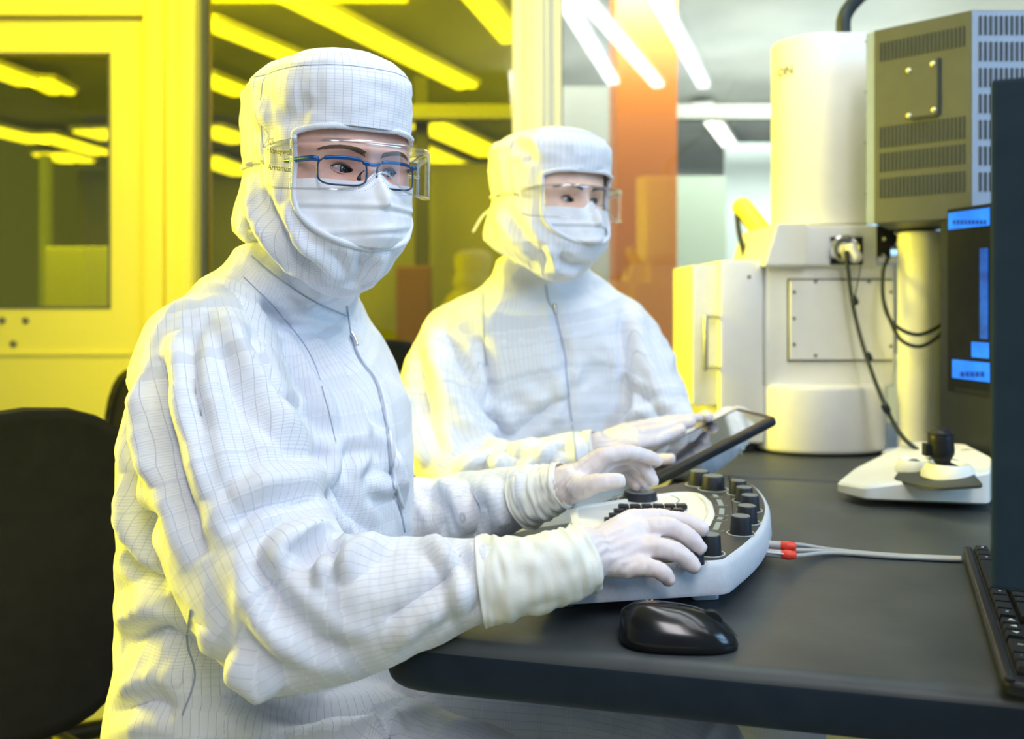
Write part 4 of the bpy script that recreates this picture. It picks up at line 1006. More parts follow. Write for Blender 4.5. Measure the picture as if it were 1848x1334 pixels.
    def facep(y, z):
        x = .088*math.sqrt(max(.0001, 1-(y/.078)**2-((z-.0)/.16)**2))
        x = max(x, .088*max(.01, 1-(abs(y)/.0895)**2.4)**(1/2.4))
        x += .006*G(y, z, 0, .026, .05, .012)                       # brow ridge
        x += .0045*(G(y, z, .03, .021, .022, .008)+G(y, z, -.03, .021, .022, .008))
        x -= .0115*(G(y, z, .031, .002, .018, .0125)+G(y, z, -.031, .002, .018, .0125))
        x += .024*G(y, z, 0, -.036, .012, .022)+.010*G(y, z, 0, -.008, .008, .020)
        x += .0045*(G(y, z, .038, -.028, .02, .016)+G(y, z, -.038, -.028, .02, .016))
        x += .0028*(G(y, z, .031, .0095, .015, .0045)+G(y, z, -.031, .0095, .015, .0045))  # upper lids
        x += .0018*(G(y, z, .031, -.011, .013, .004)+G(y, z, -.031, -.011, .013, .004))
        return x
    ny, nz = 90, 80; vv, ff = [], []
    EY = .0315
    def infis(y, z):
        for s in (-1, 1):
            q = (y-s*EY)/.0128
            if abs(q) < 1:
                hi = .0052*(1-q*q)**.7; lo = -.0048*(1-q*q)**.6
                if lo < z-.0005-.0015*q*s < hi: return True
        return False
    for i in range(nz+1):
        for j in range(ny+1):
            y = -.087+.174*j/ny; z = .06-.13*i/nz; vv.append((facep(y, z), y, z))
    for i in range(nz):
        for j in range(ny):
            y = -.087+.174*(j+.5)/ny; z = .06-.13*(i+.5)/nz
            if infis(y, z): continue
            t_ = math.degrees(abs(math.atan2(y, max(facep(y, z), .001)))); zh = z+fz
            if zh > ztop+.012 or zh < -.06 or t_ > thm+7: continue
            a = i*(ny+1)+j; ff.append((a, a+ny+1, a+ny+2, a+1))
    face = pydata('face', [M @ Vector(p) for p in vv], ff, M_[skin], root, True)
    for s in (-1, 1):
        ec = Vector((facep(s*EY, 0)-.0082, s*EY, .0005)); R_ = .0122
        bm = bmesh.new(); bmesh.ops.create_uvsphere(bm, u_segments=24, v_segments=16, radius=R_*sc); 
        bmesh.ops.transform(bm, matrix=Matrix.Translation(M @ ec), verts=bm.verts); eye = link('eye', bm, M_['sclera'], face, True)
        gaze = (Vector((1, .30, -.03))).normalized(); Q = M @ Matrix.Translation(ec) @ gaze.to_track_quat('Z', 'Y').to_matrix().to_4x4()
        bm = bmesh.new(); lathe(bm, [(.0062, R_*.872), (.0045, R_*.945), (.0028, R_*.99), (.001, R_*1.012)], 24, Q); link('iris', bm, M_['iris'], face, True)
        bm = bmesh.new(); lathe(bm, [(.0026, R_*1.0), (.001, R_*1.025)], 16, Q); link('pupil', bm, M_['pupil'], face, True)
        # lid rims with lashes
        bm = bmesh.new(); tube(bm, [M @ Vector((max(facep(s*EY+q*.0128, .0005+.0052*(1-q*q)**.7)+.0004, ec.x+math.sqrt(max(0, R_*R_-(q*.0128)**2))+.0006), s*EY+q*.0128, .0009+.0052*(1-q*q)**.7+.0015*q*s)) for q in np.linspace(-.98, .98, 9)], [.0005, .0009, .0011, .0012, .0012, .0012, .0011, .0009, .0005], 8, n=24); link('upper_lashes', bm, M_[brow], face, True)
        bm = bmesh.new(); tube(bm, [M @ Vector((max(facep(s*EY+q*.0128, -.0045*(1-q*q)**.6), ec.x+math.sqrt(max(0, R_*R_-(q*.0128)**2))+.0002), s*EY+q*.0128, .0003-.0048*(1-q*q)**.6+.0015*q*s)) for q in np.linspace(-.98, .98, 9)], .0008, 8, n=24); link('lower_lid', bm, M_[skin], face, True)
        # brow hairs
        bm = bmesh.new(); rg = random.Random(4+s)
        for k in range(260):
            t = rg.random(); y = s*(.010+.046*t); z = .0195+.006*math.sin(t*2.4)-.002+rg.uniform(-.0026, .0026)*(1-.5*t)
            x = facep(y, z); dy = s*.0065; dz = .003-.006*t+rg.uniform(-.001, .001)
            a = Vector((x+.0002, y, z)); b = Vector((facep(y+dy, z+dz)+.0006, y+dy, z+dz)); w = Vector((0, 0, .0005))
            f3 = [bm.verts.new(M @ p) for p in (a-w, a+w, b)]; bm.faces.new(f3)
        tag(link('eyebrow', bm, M_[brow], face))
    # ---- mask
    ny, nz = 80, 90; vv, ff = [], []
    def maskp(y, z):
        x = facep(y*.94, max(z, -.066))+.0035
        x = max(x, .094*max(.02, 1-(abs(y)/.0925)**2.25)**(1/2.25)+.012*G(y, z, 0, -.045, .045, .05)+.014*G(y, z, 0, -.075, .03, .03))
        x += .008*G(y, z, 0, -.034, .02, .02)
        x += .0018*math.exp(-((z+.040+.10*y*y*40*.05)/.0035)**2)-.0016*math.exp(-((z+.0455)/.003)**2)   # pleat
        x += .0016*math.exp(-((z+.066-y*.1)/.004)**2)-.0014*math.exp(-((z+.072-y*.1)/.003)**2)
        x += .0012*noise.noise(Vector((y*45+seed, z*45, 0)))+.0012*noise.noise(Vector((y*100+seed, z*40, 3)))
        x -= max(0, (-.075-z))*.35
        th_ = math.atan2(y, max(x, .01)); zh = z+fz; tm = thmax(zh); q_ = 1-math.degrees(abs(th_))/tm if tm > 1 else -1
        lim = rad(th_, max(zh, -.15))-.0045+.05*min(1, max(0, q_*1.6)); rr_ = math.hypot(x, y)
        if rr_ > lim:
            if abs(y) < lim*.98: x = math.sqrt(lim*lim-y*y)
            else: x = .02
        return x
    for i in range(nz+1):
        for j in range(ny+1):
            y = -.089+.178*j/ny; zt = -.0155+.013*math.exp(-(y/.013)**2)+.003*math.exp(-((abs(y)-.06)/.03)**2)
            z = zt-(.112+zt)*i/nz*1.0; vv.append((maskp(y, z), y, z))
    for i in range(nz):
        for j in range(ny):
            a = i*(ny+1)+j; p_ = vv[a]; zh = p_[2]+fz; t_ = math.degrees(abs(math.atan2(p_[1], max(p_[0], .001))))
            if zh < zbot-.006 or t_ > thmax(max(zh, zbot+.004))+9: continue
            ff.append((a, a+ny+1, a+ny+2, a+1))
    mk = pydata('face_mask', [M @ Vector(p) for p in vv], ff, M_['mask'], root, True)
    bm = bmesh.new()
    for zo in (-.006, -.011):
        for k in range(44):
            y = -.06+.12*k/43; zt = -.0155+.013*math.exp(-(y/.013)**2)+.003*math.exp(-((abs(y)-.06)/.03)**2)+zo
            a = Vector((maskp(y, zt)+.0002, y, zt)); box(bm, a, (.0003, .0011, .0005), M=M)
    link('stitch_line', bm, M_['seam'], mk)
    # ---- goggles: clear wraparound shell
    M0 = M; M = M @ Matrix.Rotation(math.radians(-4), 4, 'Z') if glasses else M
    def gog(th, z, o=0):
        t = abs(th); c, s = math.cos(th), math.sin(th)
        rx, ry = .130, .1015; e = 2.7
        r = (abs(c/rx)**e+abs(s/ry)**e)**(-1/e)+o
        return Vector((r*c-.004, r*s, z))
    TM = math.radians(TMd)
    def gz0(th): 
        q = abs(th)/TM; n_ = math.exp(-(th/.16)**2)
        return gz[1]*(1-.25*q**6)+.022*n_
    def gz1(th): return gz[0]*(1-.25*(abs(th)/TM)**6)
    nt = 72; bm = bmesh.new(); R = []
    for i in range(nt+1):
        th = -TM+2*TM*i/nt; R.append([bm.verts.new(M @ gog(th, gz0(th)+(gz1(th)-gz0(th))*k/6)) for k in range(7)])
    for i in range(nt):
        for k in range(6): bm.faces.new((R[i][k], R[i][k+1], R[i+1][k+1], R[i+1][k]))
    gg = link('goggles', bm, M_['clear'], root, True)
    bm = bmesh.new(); R = []
    for i in range(nt+1):      # top ledge back to the brow
        th = -TM+2*TM*i/nt; z1 = gz1(th); R.append([bm.verts.new(M @ gog(th, z1+.0, -.022)), bm.verts.new(M @ gog(th, z1+.002, -.010)), bm.verts.new(M @ gog(th, z1+.001, 0)), bm.verts.new(M @ gog(th, z1-.005, .0012)), bm.verts.new(M @ gog(th, z1-.006, -.0005))])
    for i in range(nt):
        for k in range(4): bm.faces.new((R[i][k], R[i][k+1], R[i+1][k+1], R[i+1][k]))
    link('goggle_top_rim', bm, M_['clearthick'], gg, True)
    bm = bmesh.new(); tube(bm, [M @ gog(th, gz0(th)) for th in np.linspace(-TM, TM, 50)], .0012*sc, 8, n=100); link('goggle_lower_rim', bm, M_['clearthick'], gg, True)
    for s in (-1, 1):
        bm = bmesh.new(); tube(bm, [M @ gog(s*.80, z, .0004) for z in np.linspace(gz0(.8), gz1(.8), 6)], .0011*sc, 8); link('goggle_corner', bm, M_['clearthick'], gg, True)
        bm = bmesh.new(); tube(bm, [M @ gog(s*TM, z, 0) for z in np.linspace(gz0(TM), gz1(TM), 6)], .0016*sc, 8); link('goggle_side_rim', bm, M_['clearthick'], gg, True)
        bm = bmesh.new(); tube(bm, [M @ gog(s*TM, .004, .001)]+[MH @ hoodp(s*t, -.004, .0025) for t in (1.45, 1.7, 2.0, 2.4)], .002*sc, 8); link('goggle_strap', bm, M_['clearthick'], gg, True)
    if names:
        for s_, z, dth, sz in (('Honeywell', .014, 0, .0092), ('Armamax', -.004, 0, .0092), ('CE', .026, .12, .009)):
            th = -.93+dth*-1; p = gog(th, z, .0008); tg = (gog(th+.02, z, .0008)-gog(th-.02, z, .0008)).normalized()
            nrm = tg.cross(Vector((0, 0, 1))).normalized()
            upv = Vector((0, 0, 1)); X = tg if nrm.dot(Vector((0, -1, 0))) > 0 else tg
            Tm = M @ Matrix.Translation(p+nrm*.0003) @ Matrix((X, upv, X.cross(upv))).transposed().to_4x4() @ Matrix.Rotation(-.12, 4, 'Z')
            text('lettering', s_, sz, Tm, M_['black'], gg, .00015)
    if glasses:
        gl = empty('spectacles_anchor', H) if False else None
        M = M @ Matrix.Translation((-.009, -.002, 0))
        def rr(cy, w, h, n=44, e=3.6):
            out = []
            for k in range(n):
                a = 2*PI*k/n; c, s = math.cos(a), math.sin(a)
                y = cy+w/2*math.copysign(abs(c)**(2/e), c); z = -.005+h/2*math.copysign(abs(s)**(2/e), s)
                z += .003*(s > 0)*0
                out.append(Vector((.1135-3.2*(y*y)*1.0, y, z)))
            return out
        sp = None
        for s in (-1, 1):
            pts = rr(s*.0335, .054, .030)
            bm = bmesh.new(); tube(bm, [M @ p for p in pts], .0011*sc, 8, closed=True); o = link('spectacles', bm, M_['darkrim'], root, True) if sp is None else link('rim', bm, M_['darkrim'], sp, True)
            if sp is None: sp = o
            tp = [p for p in pts if p.z > .0085]; tp.sort(key=lambda p: p.y)
            bm = bmesh.new(); tube(bm, [M @ p for p in tp], .0022*sc, 8, flat=1); link('brow_bar', bm, M_['bluemetal'], sp, True)
            bm = bmesh.new(); vs2 = [bm.verts.new(M @ p) for p in pts]; bm.faces.new(vs2); link('lens', bm, M_['lens'], sp)
            e_ = Vector((.1135-3.2*.061**2, s*.061, .007))
            bm = bmesh.new(); tube(bm, [M @ e_, M @ (e_+Vector((-.006, s*.0055, .001))), M @ Vector((.06, s*.0755, .007)), M @ Vector((.02, s*.079, .007))], [.0030, .0032, .0026, .0022], 8, flat=1); link('temple', bm, M_['bluemetal'], sp, True)
            bm = bmesh.new(); tube(bm, [M @ Vector((.1125, s*.009, -.002)), M @ Vector((.106, s*.0105, -.006)), M @ Vector((.105, s*.0115, -.011))], [.0006, .0012, .0026], 8); link('nose_pad', bm, M_['darkrim'], sp, True)
        bm = bmesh.new(); tube(bm, [M @ Vector((.1125, -.0095, .0065)), M @ Vector((.1150, 0, .0045)), M @ Vector((.1125, .0095, .0065))], .0024*sc, 10); link('bridge', bm, M_['bluemetal'], sp, True)
    return MH, hoodp, hood
# ================================================================ PERSON 1 (near)
per = empty('person', (-.25, 1.2, 0), 'person in front in gridded white coverall with blue spectacles under goggles, hand on panel', 'person')
f1 = (.87, -.50)
tab = [(1560, 200, 790, 1.20, .20), (1420, 185, 780, 1.20, .205), (1334, 190, 762, 1.20, .205), (1250, 192, 748, 1.20, .205), (1180, 205, 738, 1.20, .205), (1100, 213, 734, 1.2, .20), (1000, 213, 738, 1.2, .20), (900, 214, 742, 1.2, .205),
       (820, 216, 742, 1.2, .205), (740, 230, 734, 1.2, .205), (680, 246, 714, 1.2, .20), (630, 266, 692, 1.2, .19), (590, 288, 668, 1.2, .175), (555, 318, 650, 1.19, .15), (525, 348, 645, 1.18, .12), (500, 385, 640, 1.17, .095), (475, 412, 625, 1.16, .078), (450, 425, 600, 1.16, .066)]
tr1 = torso_rings(tab, f1)
armR = [(P(372, 632, 1.085), .076), (P(380, 700, 1.06), .083), (P(400, 800, 1.03), .086), (P(425, 900, 1.0), .086), (P(462, 1000, .975), .083), (P(520, 1095, .95), .078), (P(600, 1098, .935), .072), (P(690, 1082, .925), .058), (P(780, 1064, .918), .0455), (P(860, 1050, .912), .0365), (P(905, 1044, .91), .034)]
armL = [(P(575, 690, 1.34), .062), (P(600, 770, 1.40), .070), (P(640, 870, 1.45), .072), (P(690, 940, 1.42), .062), (P(760, 935, 1.37), .056), (P(840, 922, 1.33), .050), (P(905, 905, 1.29), .042), (P(960, 890, 1.25), .037)]
bm = bmesh.new(); ellring(bm, tr1)
tube(bm, [p for p, r in armR], [r for p, r in armR], 28, n=60)
tube(bm, [p for p, r in armL], [r for p, r in armL], 28, n=50)
legn = [(Vector((-.30, 1.16, .50)), .13), (Vector((-.14, 1.07, .49)), .115), (Vector((.05, .99, .48)), .095), (Vector((.14, .96, .45)), .085), (Vector((.16, .97, .30)), .07), (Vector((.16, .99, .10)), .055)]
legf = [(Vector((-.22, 1.33, .48)), .13), (Vector((-.04, 1.30, .48)), .115), (Vector((.12, 1.28, .475)), .098), (Vector((.235, 1.26, .44)), .085), (Vector((.26, 1.27, .30)), .07), (Vector((.26, 1.29, .10)), .055)]
for lg in (legn, legf): tube(bm, [p for p, r in lg], [r for p, r in lg], 24, n=40)
me = remesh(bm, .0062, 5, 'coverall')
UVP = [dict(c=np.array([list(c) for c, a, b in tr1]), r=np.array([a.length*.55+b.length*.55 for c, a, b in tr1]), R=.19, w=1.0), part([p for p, r in armR], [r for p, r in armR], .075, 1.02), part([p for p, r in armL], [r for p, r in armL], .06, 1.02), part([p for p, r in legn], [r for p, r in legn], .1), part([p for p, r in legf], [r for p, r in legf], .1)]
# subdivide for the folds
def subdiv(me, n=1):
    o = bpy.data.objects.new('tmp', me); C.objects.link(o); s = o.modifiers.new('s', 'SUBSURF'); s.levels = n; s.render_levels = n
    dg = bpy.context.evaluated_depsgraph_get(); m2 = bpy.data.meshes.new_from_object(o.evaluated_get(dg)); nm = me.name; bpy.data.objects.remove(o); bpy.data.meshes.remove(me); m2.name = nm; return m2
me = subdiv(me)
F1 = [ # upper sleeve and shoulder
 ([(300, 640), (300, 760), (325, 880), (372, 1010)], .012, -.010), ([(322, 600), (330, 700), (350, 800), (375, 900)], .011, .007),
 ([(365, 590), (372, 690), (395, 800), (412, 880)], .012, .007), ([(345, 600), (352, 700), (372, 790)], .008, -.006),
 ([(400, 560), (430, 640), (480, 730), (560, 820)], .014, .008), ([(440, 600), (490, 690), (560, 770)], .010, -.006),
 ([(500, 620), (560, 720), (600, 800)], .010, -.010), ([(560, 720), (575, 800), (600, 880), (640, 950)], .009, -.010),
 ([(420, 900), (500, 870), (570, 860), (610, 870)], .012, .006), ([(410, 960), (470, 910), (560, 905), (630, 930)], .009, -.006),
 # elbow crook
 ([(520, 1040), (500, 1000), (540, 965), (600, 958), (640, 965)], .010, .010), ([(540, 1020), (580, 985), (630, 985), (665, 968)], .008, -.012), ([(560, 1045), (610, 1025), (660, 1000), (700, 985)], .010, .008),
 ([(600, 960), (605, 1010), (600, 1060)], .007, -.006), ([(640, 960), (650, 1010), (640, 1090), (610, 1140)], .010, .006), ([(680, 975), (720, 1030), (760, 1090), (770, 1140)], .012, .007), ([(700, 975), (760, 1010), (800, 1080)], .009, -.005),
 ([(430, 960), (440, 1050), (480, 1130), (560, 1180)], .014, .003), ([(470, 1010), (500, 1090), (560, 1150), (640, 1180)], .011, -.006),
 ([(760, 985), (800, 1000), (830, 1060), (835, 1120)], .008, .005), ([(800, 985), (850, 1020), (870, 1080)], .006, -.004), ([(700, 1165), (760, 1110), (850, 1060), (880, 1030)], .009, .005), ([(690, 1120), (760, 1080), (840, 1010)], .007, -.004),
 # chest
 ([(628, 560), (640, 640), (680, 700), (700, 780), (705, 860), (728, 950)], .006, -.004), ([(560, 600), (600, 660), (640, 760), (650, 860)], .013, .005), ([(600, 620), (650, 720), (690, 800)], .010, -.005),
 ([(640, 800), (620, 860), (640, 930), (690, 985)], .010, -.007), ([(660, 760), (700, 820), (730, 900)], .010, .005), ([(655, 870), (690, 880), (720, 870)], .009, .004),
 ([(460, 520), (520, 560), (590, 590), (625, 600)], .009, .005), ([(450, 500), (500, 560), (560, 640), (580, 700)], .010, -.005),
 # back and waist
 ([(240, 700), (235, 800), (250, 900), (300, 960)], .012, -.008), ([(262, 680), (262, 780), (285, 880)], .010, .007), ([(225, 860), (240, 960), (285, 1010), (340, 1040)], .014, .007),
 ([(222, 950), (260, 1030), (330, 1065), (400, 1070)], .011, -.008), ([(215, 1120), (280, 1090), (350, 1100), (420, 1130)], .014, .007), ([(205, 1180), (270, 1140), (330, 1150), (380, 1200)], .012, -.007),
 ([(350, 1110), (360, 1200), (330, 1290), (320, 1334)], .010, -.005), ([(375, 1130), (385, 1210), (350, 1300)], .011, .003), ([(420, 1190), (540, 1260), (660, 1240), (735, 1230)], .016, .010), ([(400, 1240), (520, 1300), (640, 1290), (730, 1270)], .012, -.010),
 ([(380, 1300), (500, 1330), (620, 1325), (720, 1300)], .012, .008), ([(220, 1240), (280, 1215), (330, 1225)], .012, .006), ([(200, 1290), (270, 1270), (320, 1290)], .010, -.006), ([(690, 1290), (700, 1320), (715, 1340)], .006, -.008),
 # far sleeve
 ([(760, 880), (790, 920), (800, 975)], .010, -.008), ([(790, 870), (830, 900), (850, 960)], .011, .008), ([(840, 880), (860, 920), (855, 975)], .008, -.006), ([(870, 880), (900, 900), (910, 960)], .010, .006)]
folds(me, F1)
# collar band ring and light crumple
def arm_mask(V): return np.clip(1-np.abs(V[:, 2]-.8)*0, 0, 1)
noisefold(me, .0036, 9, stretch=(1.5, 1, .8), seed=3); noisefold(me, .0022, 15, stretch=(.7, 1, 1.5), seed=21); noisefold(me, .0014, 30, stretch=(1.3, 1, .6), seed=8)
V = getv(me); V[:, 2] = np.maximum(V[:, 2], .03)
# rest the forearm on the worktop
def onlift(V, zmin, edge=True):
    d = (V[:, :2]-np.array([C0.x, C0.y]))@np.array([[u.x, v.x], [u.y, v.y]])
    ins = (d[:, 0] > -.005) & (d[:, 1] > -.002) & (V[:, 2] > .70) & (V[:, 2] < zmin)
    V[ins, 2] = zmin+(V[ins, 2]-zmin)*.05; return V
V = onlift(V, TZ+.0015); setv(me, V)
assign_uv(me, UVP)
cov = link('coverall', me, M_['suit'], per, True)
bv1 = bvh_of(me)
def surfline(bvh, pts, n=None, off=.0008):
    out = []
    for q in catmull([(x, y, 0) for x, y in pts], n or len(pts)*6):
        d = Vector(((q[0]-CX)/F, 1, -(q[1]-HZ)/F)).normalized(); h = bvh.ray_cast(Vector((0, 0, CZ)), d)
        if h[0] is not None: out.append(h[0]+h[1]*off)
    return out
def seamline(name, bvh, pts, r, m, parent, off=.0008, seg=6):
    L_ = surfline(bvh, pts, off=off); 
    if len(L_) < 3: return
    bm = bmesh.new(); tube(bm, L_, r, seg, n=len(L_)*2); return link(name, bm, M_[m], parent, True)
seamline('zip_seam', bv1, [(626, 552), (632, 600), (648, 648), (676, 690), (690, 740), (700, 800), (706, 860), (722, 920), (730, 960)], .0011, 'seam', cov)
seamline('zip_flap', bv1, [(632, 596), (652, 645), (682, 688), (697, 740), (706, 800), (712, 860), (727, 915)], .0022, 'mask', cov)
seamline('collar_seam', bv1, [(455, 462), (500, 500), (560, 540), (625, 570)], .0008, 'seam', cov)
seamline('shoulder_seam', bv1, [(440, 500), (500, 560), (560, 640), (590, 730), (606, 800)], .0006, 'seam', cov, .0004)
seamline('side_seam', bv1, [(345, 1100), (338, 1160), (352, 1220), (330, 1290)], .0010, 'seam', cov)
zp = surfline(bv1, [(634, 604), (640, 614), (644, 626)], 6, .003)
if zp:
    bm = bmesh.new(); tube(bm, zp, [.0035, .0028, .002][:len(zp)] if len(zp) == 3 else .003, 8); link('zip_pull', bm, M_['chrome'], cov, True)
for lg in (legn, legf):
    q = lg[-1][0]; bm = bmesh.new(); tube(bm, [(q.x-.05, q.y+.03, .045), (q.x+.04, q.y-.01, .048), (q.x+.15, q.y-.07, .036)], [.042, .046, .036], 16, flat=.9); link('overshoe', remesh(bm, .008, 2, 'overshoe'), M_['shoe'], per, True)
PROF1 = [(z, a, bb*(1.22 if z > -.02 else 1.20), s_*.87) for z, a, bb, s_ in PROF]
H1 = P(596, 300, 1.13)
M1, hp1, hood1 = head(per, H1, math.radians(42), 1.0, pitch=.03, glasses=True, prof=PROF1, right=1.11)
folds(hood1.data, [([(445, 320), (470, 400), (520, 470), (570, 510)], .011, .006), ([(470, 330), (490, 400), (540, 460), (600, 500)], .009, -.005), ([(430, 380), (455, 430), (510, 480), (560, 520)], .010, -.006), ([(520, 360), (530, 420), (580, 480), (630, 510)], .009, .004),
   ([(650, 460), (655, 490), (640, 525)], .008, -.004), ([(690, 450), (685, 480), (660, 515)], .009, .004), ([(600, 450), (620, 490), (630, 520)], .008, -.003), ([(560, 170), (540, 200), (500, 230), (455, 240)], .010, -.003), ([(460, 190), (480, 220), (530, 240)], .010, .003)])
# near (right) glove
hr = [(P(985, 1032, .915), .028), (P(1040, 1010, .925), .0268), (P(1066, 998, .932), .026)]
mc = [P(1146, 938, .992), P(1152, 958, .970), P(1148, 990, .950), P(1130, 1024, .932)]
fg = [[P(1200, 936, 1.000), P(1245, 944, 1.0), P(1270, 957, .995)],
      [P(1206, 951, .968), P(1246, 972, .965), P(1263, 990, .965)],
      [P(1198, 989, .948), P(1236, 1008, .948), P(1253, 1024, .948)],
      [P(1170, 1024, .930), P(1196, 1034, .930), P(1208, 1048, .932)]]
th = [P(1090, 985, .99), P(1140, 985, 1.03), P(1195, 975, 1.03), P(1235, 985, 1.0)]
gl1 = hand('glove', hr, .0165, mc, fg, th, per, rads=[.0098, .0103, .0103, .0092])
cuff('glove_cuff', [P(868, 1050, .912), P(905, 1045, .912), P(960, 1035, .915), P(1020, 1020, .922), P(1064, 1004, .93)], [.0425, .0405, .0375, .0350, .0320], gl1, .003, 2, beads=(.93, .80))
# far (left) glove
hl_ = [(P(965, 893, 1.25), .029), (P(1010, 880, 1.23), .027), (P(1032, 872, 1.225), .026)]
mc = [P(1090, 822, 1.225), P(1100, 830, 1.25), P(1100, 845, 1.27), P(1095, 860, 1.285)]
fg = [[P(1135, 816, 1.235), P(1168, 824, 1.245), P(1188, 832, 1.25)],
      [P(1142, 826, 1.265), P(1166, 848, 1.262), P(1180, 870, 1.255)],
      [P(1135, 840, 1.29), P(1156, 860, 1.28), P(1168, 876, 1.265)],
      [P(1125, 856, 1.30), P(1142, 870, 1.29), P(1150, 880, 1.275)]]
th = [P(1050, 880, 1.195), P(1078, 872, 1.18), P(1104, 869, 1.175), P(1120, 867, 1.175)]
gl2 = hand('glove', hl_, .0165, mc, fg, th, per)
cuff('glove_cuff', [P(947, 898, 1.26), P(968, 892, 1.25), P(995, 884, 1.24), P(1022, 875, 1.23)], [.0425, .039, .0335, .0295], gl2, .0028, 5, beads=(.9,))
# ================================================================ PERSON 2 (rear)
pe2 = empty('person', (.08, 1.78, 0), 'person behind in white coverall and clear goggles without spectacles, holding a tablet', 'person')
f2 = (.32, -.95)
tab = [(1330, 830, 1180, 1.80, .18), (1150, 840, 1170, 1.80, .175), (1000, 850, 1160, 1.80, .17), (900, 850, 1150, 1.80, .17), (820, 850, 1145, 1.8, .17), (760, 845, 1150, 1.8, .17), (700, 835, 1160, 1.8, .175), (650, 815, 1170, 1.8, .18),
       (610, 800, 1178, 1.8, .185), (575, 798, 1170, 1.8, .175), (548, 820, 1145, 1.8, .14), (525, 855, 1110, 1.79, .11), (505, 885, 1085, 1.78, .09), (485, 895, 1062, 1.76, .075), (465, 900, 1050, 1.74, .065)]
tr2 = torso_rings(tab, f2)
a2R = [(P(835, 605, 1.77), .070), (P(808, 680, 1.73), .078), (P(806, 760, 1.68), .083), (P(830, 835, 1.63), .075), (P(885, 862, 1.60), .060), (P(950, 850, 1.58), .050), (P(1010, 836, 1.56), .042), (P(1045, 824, 1.55), .036)]
a2L = [(P(1120, 600, 1.81), .068), (P(1155, 680, 1.79), .070), (P(1180, 750, 1.76), .067), (P(1195, 800, 1.74), .06), (P(1250, 810, 1.71), .052), (P(1305, 790, 1.70), .040), (P(1325, 770, 1.70), .034)]
bm = bmesh.new(); ellring(bm, tr2)
tube(bm, [p for p, r in a2R], [r for p, r in a2R], 24, n=50); tube(bm, [p for p, r in a2L], [r for p, r in a2L], 24, n=50)
l2a = [(Vector((.0, 1.80, .49)), .12), (Vector((.10, 1.62, .48)), .105), (Vector((.20, 1.47, .45)), .085), (Vector((.21, 1.46, .28)), .07), (Vector((.20, 1.48, .1)), .055)]
l2b = [(Vector((.18, 1.85, .49)), .12), (Vector((.32, 1.70, .48)), .105), (Vector((.43, 1.58, .45)), .085), (Vector((.44, 1.57, .28)), .07), (Vector((.43, 1.59, .1)), .055)]
for lg in (l2a, l2b): tube(bm, [p for p, r in lg], [r for p, r in lg], 20, n=30)
me = remesh(bm, .0085, 5, 'coverall'); me = subdiv(me)
F2 = [([(770, 600), (800, 690), (850, 770), (920, 830)], .016, .009), ([(800, 590), (850, 680), (890, 760), (920, 810)], .012, -.010), ([(760, 640), (770, 740), (800, 830)], .014, -.007), ([(740, 700), (745, 780), (770, 840)], .012, .006),
 ([(870, 600), (880, 680), (885, 740), (925, 810)], .012, -.008), ([(1000, 545), (1010, 600), (1022, 660), (1025, 760), (1040, 840)], .009, -.005), ([(900, 800), (960, 760), (1010, 710)], .012, -.007), ([(920, 820), (990, 790), (1030, 770)], .011, .006), ([(930, 700), (980, 720), (1020, 690), (1060, 650)], .013, .005),
 ([(1120, 560), (1125, 640), (1128, 720), (1125, 800)], .011, -.009), ([(1150, 570), (1165, 650), (1200, 730)], .013, .007), ([(1135, 700), (1165, 720), (1200, 760)], .010, -.007), ([(1125, 780), (1160, 740), (1210, 730)], .010, .007), ([(1130, 800), (1180, 790), (1225, 760)], .008, -.006),
 ([(1040, 840), (1060, 760), (1090, 700)], .013, .005), ([(820, 850), (870, 830), (920, 850)], .010, .006), ([(850, 870), (900, 820), (960, 830)], .008, -.005), ([(940, 870), (960, 830), (1000, 815)], .010, .006), ([(980, 860), (1000, 820), (1030, 810)], .007, -.005)]
folds(me, F2); noisefold(me, .0055, 8, stretch=(1.3, 1, .8), seed=13); noisefold(me, .0036, 16, stretch=(.8, 1, 1.3), seed=18)
V = getv(me); V[:, 2] = np.maximum(V[:, 2], .03); setv(me, V)
assign_uv(me, [dict(c=np.array([list(c) for c, a, b in tr2]), r=np.array([a.length*.55+b.length*.55 for c, a, b in tr2]), R=.17, w=1.0), part([p for p, r in a2R], [r for p, r in a2R], .07, 1.02), part([p for p, r in a2L], [r for p, r in a2L], .06, 1.02), part([p for p, r in l2a], [r for p, r in l2a], .09), part([p for p, r in l2b], [r for p, r in l2b], .09)])
cov2 = link('coverall', me, M_['suit'], pe2, True); bv2 = bvh_of(me)
seamline('zip_seam', bv2, [(985, 515), (990, 545), (1003, 570), (1020, 640), (1022, 680), (1032, 760), (1040, 830)], .0014, 'seam', cov2)
zp = surfline(bv2, [(1000, 550), (1001, 558), (1003, 566)], 6, .003)
if zp: bm = bmesh.new(); tube(bm, zp, .003, 8); link('zip_pull', bm, M_['steel'], cov2, True)
seamline('shoulder_seam', bv2, [(870, 520), (872, 580), (876, 660)], .0008, 'seam', cov2, .0004)
for lg in (l2a, l2b):
    q = lg[-1][0]; bm = bmesh.new(); tube(bm, [(q.x-.02, q.y+.05, .045), (q.x+.02, q.y-.04, .048), (q.x+.06, q.y-.14, .036)], [.042, .046, .036], 16); link('overshoe', remesh(bm, .008, 2, 'overshoe'), M_['shoe'], pe2, True)
PROF2 = [(z*.86 if z > 0 else z*.95, a, b, c) for z, a, b, c in PROF]
H2 = P(990, 354, 1.66)
M2, hp2, hood2 = head(pe2, H2, math.radians(42), 1.02, pitch=.02, prof=PROF2, thm=50, ztop=.036, zbot=-.085, zmid=-.03, skin='skin2', brow='brow', seed=5, names=False, gz=(.020, -.032), fz=-.013)
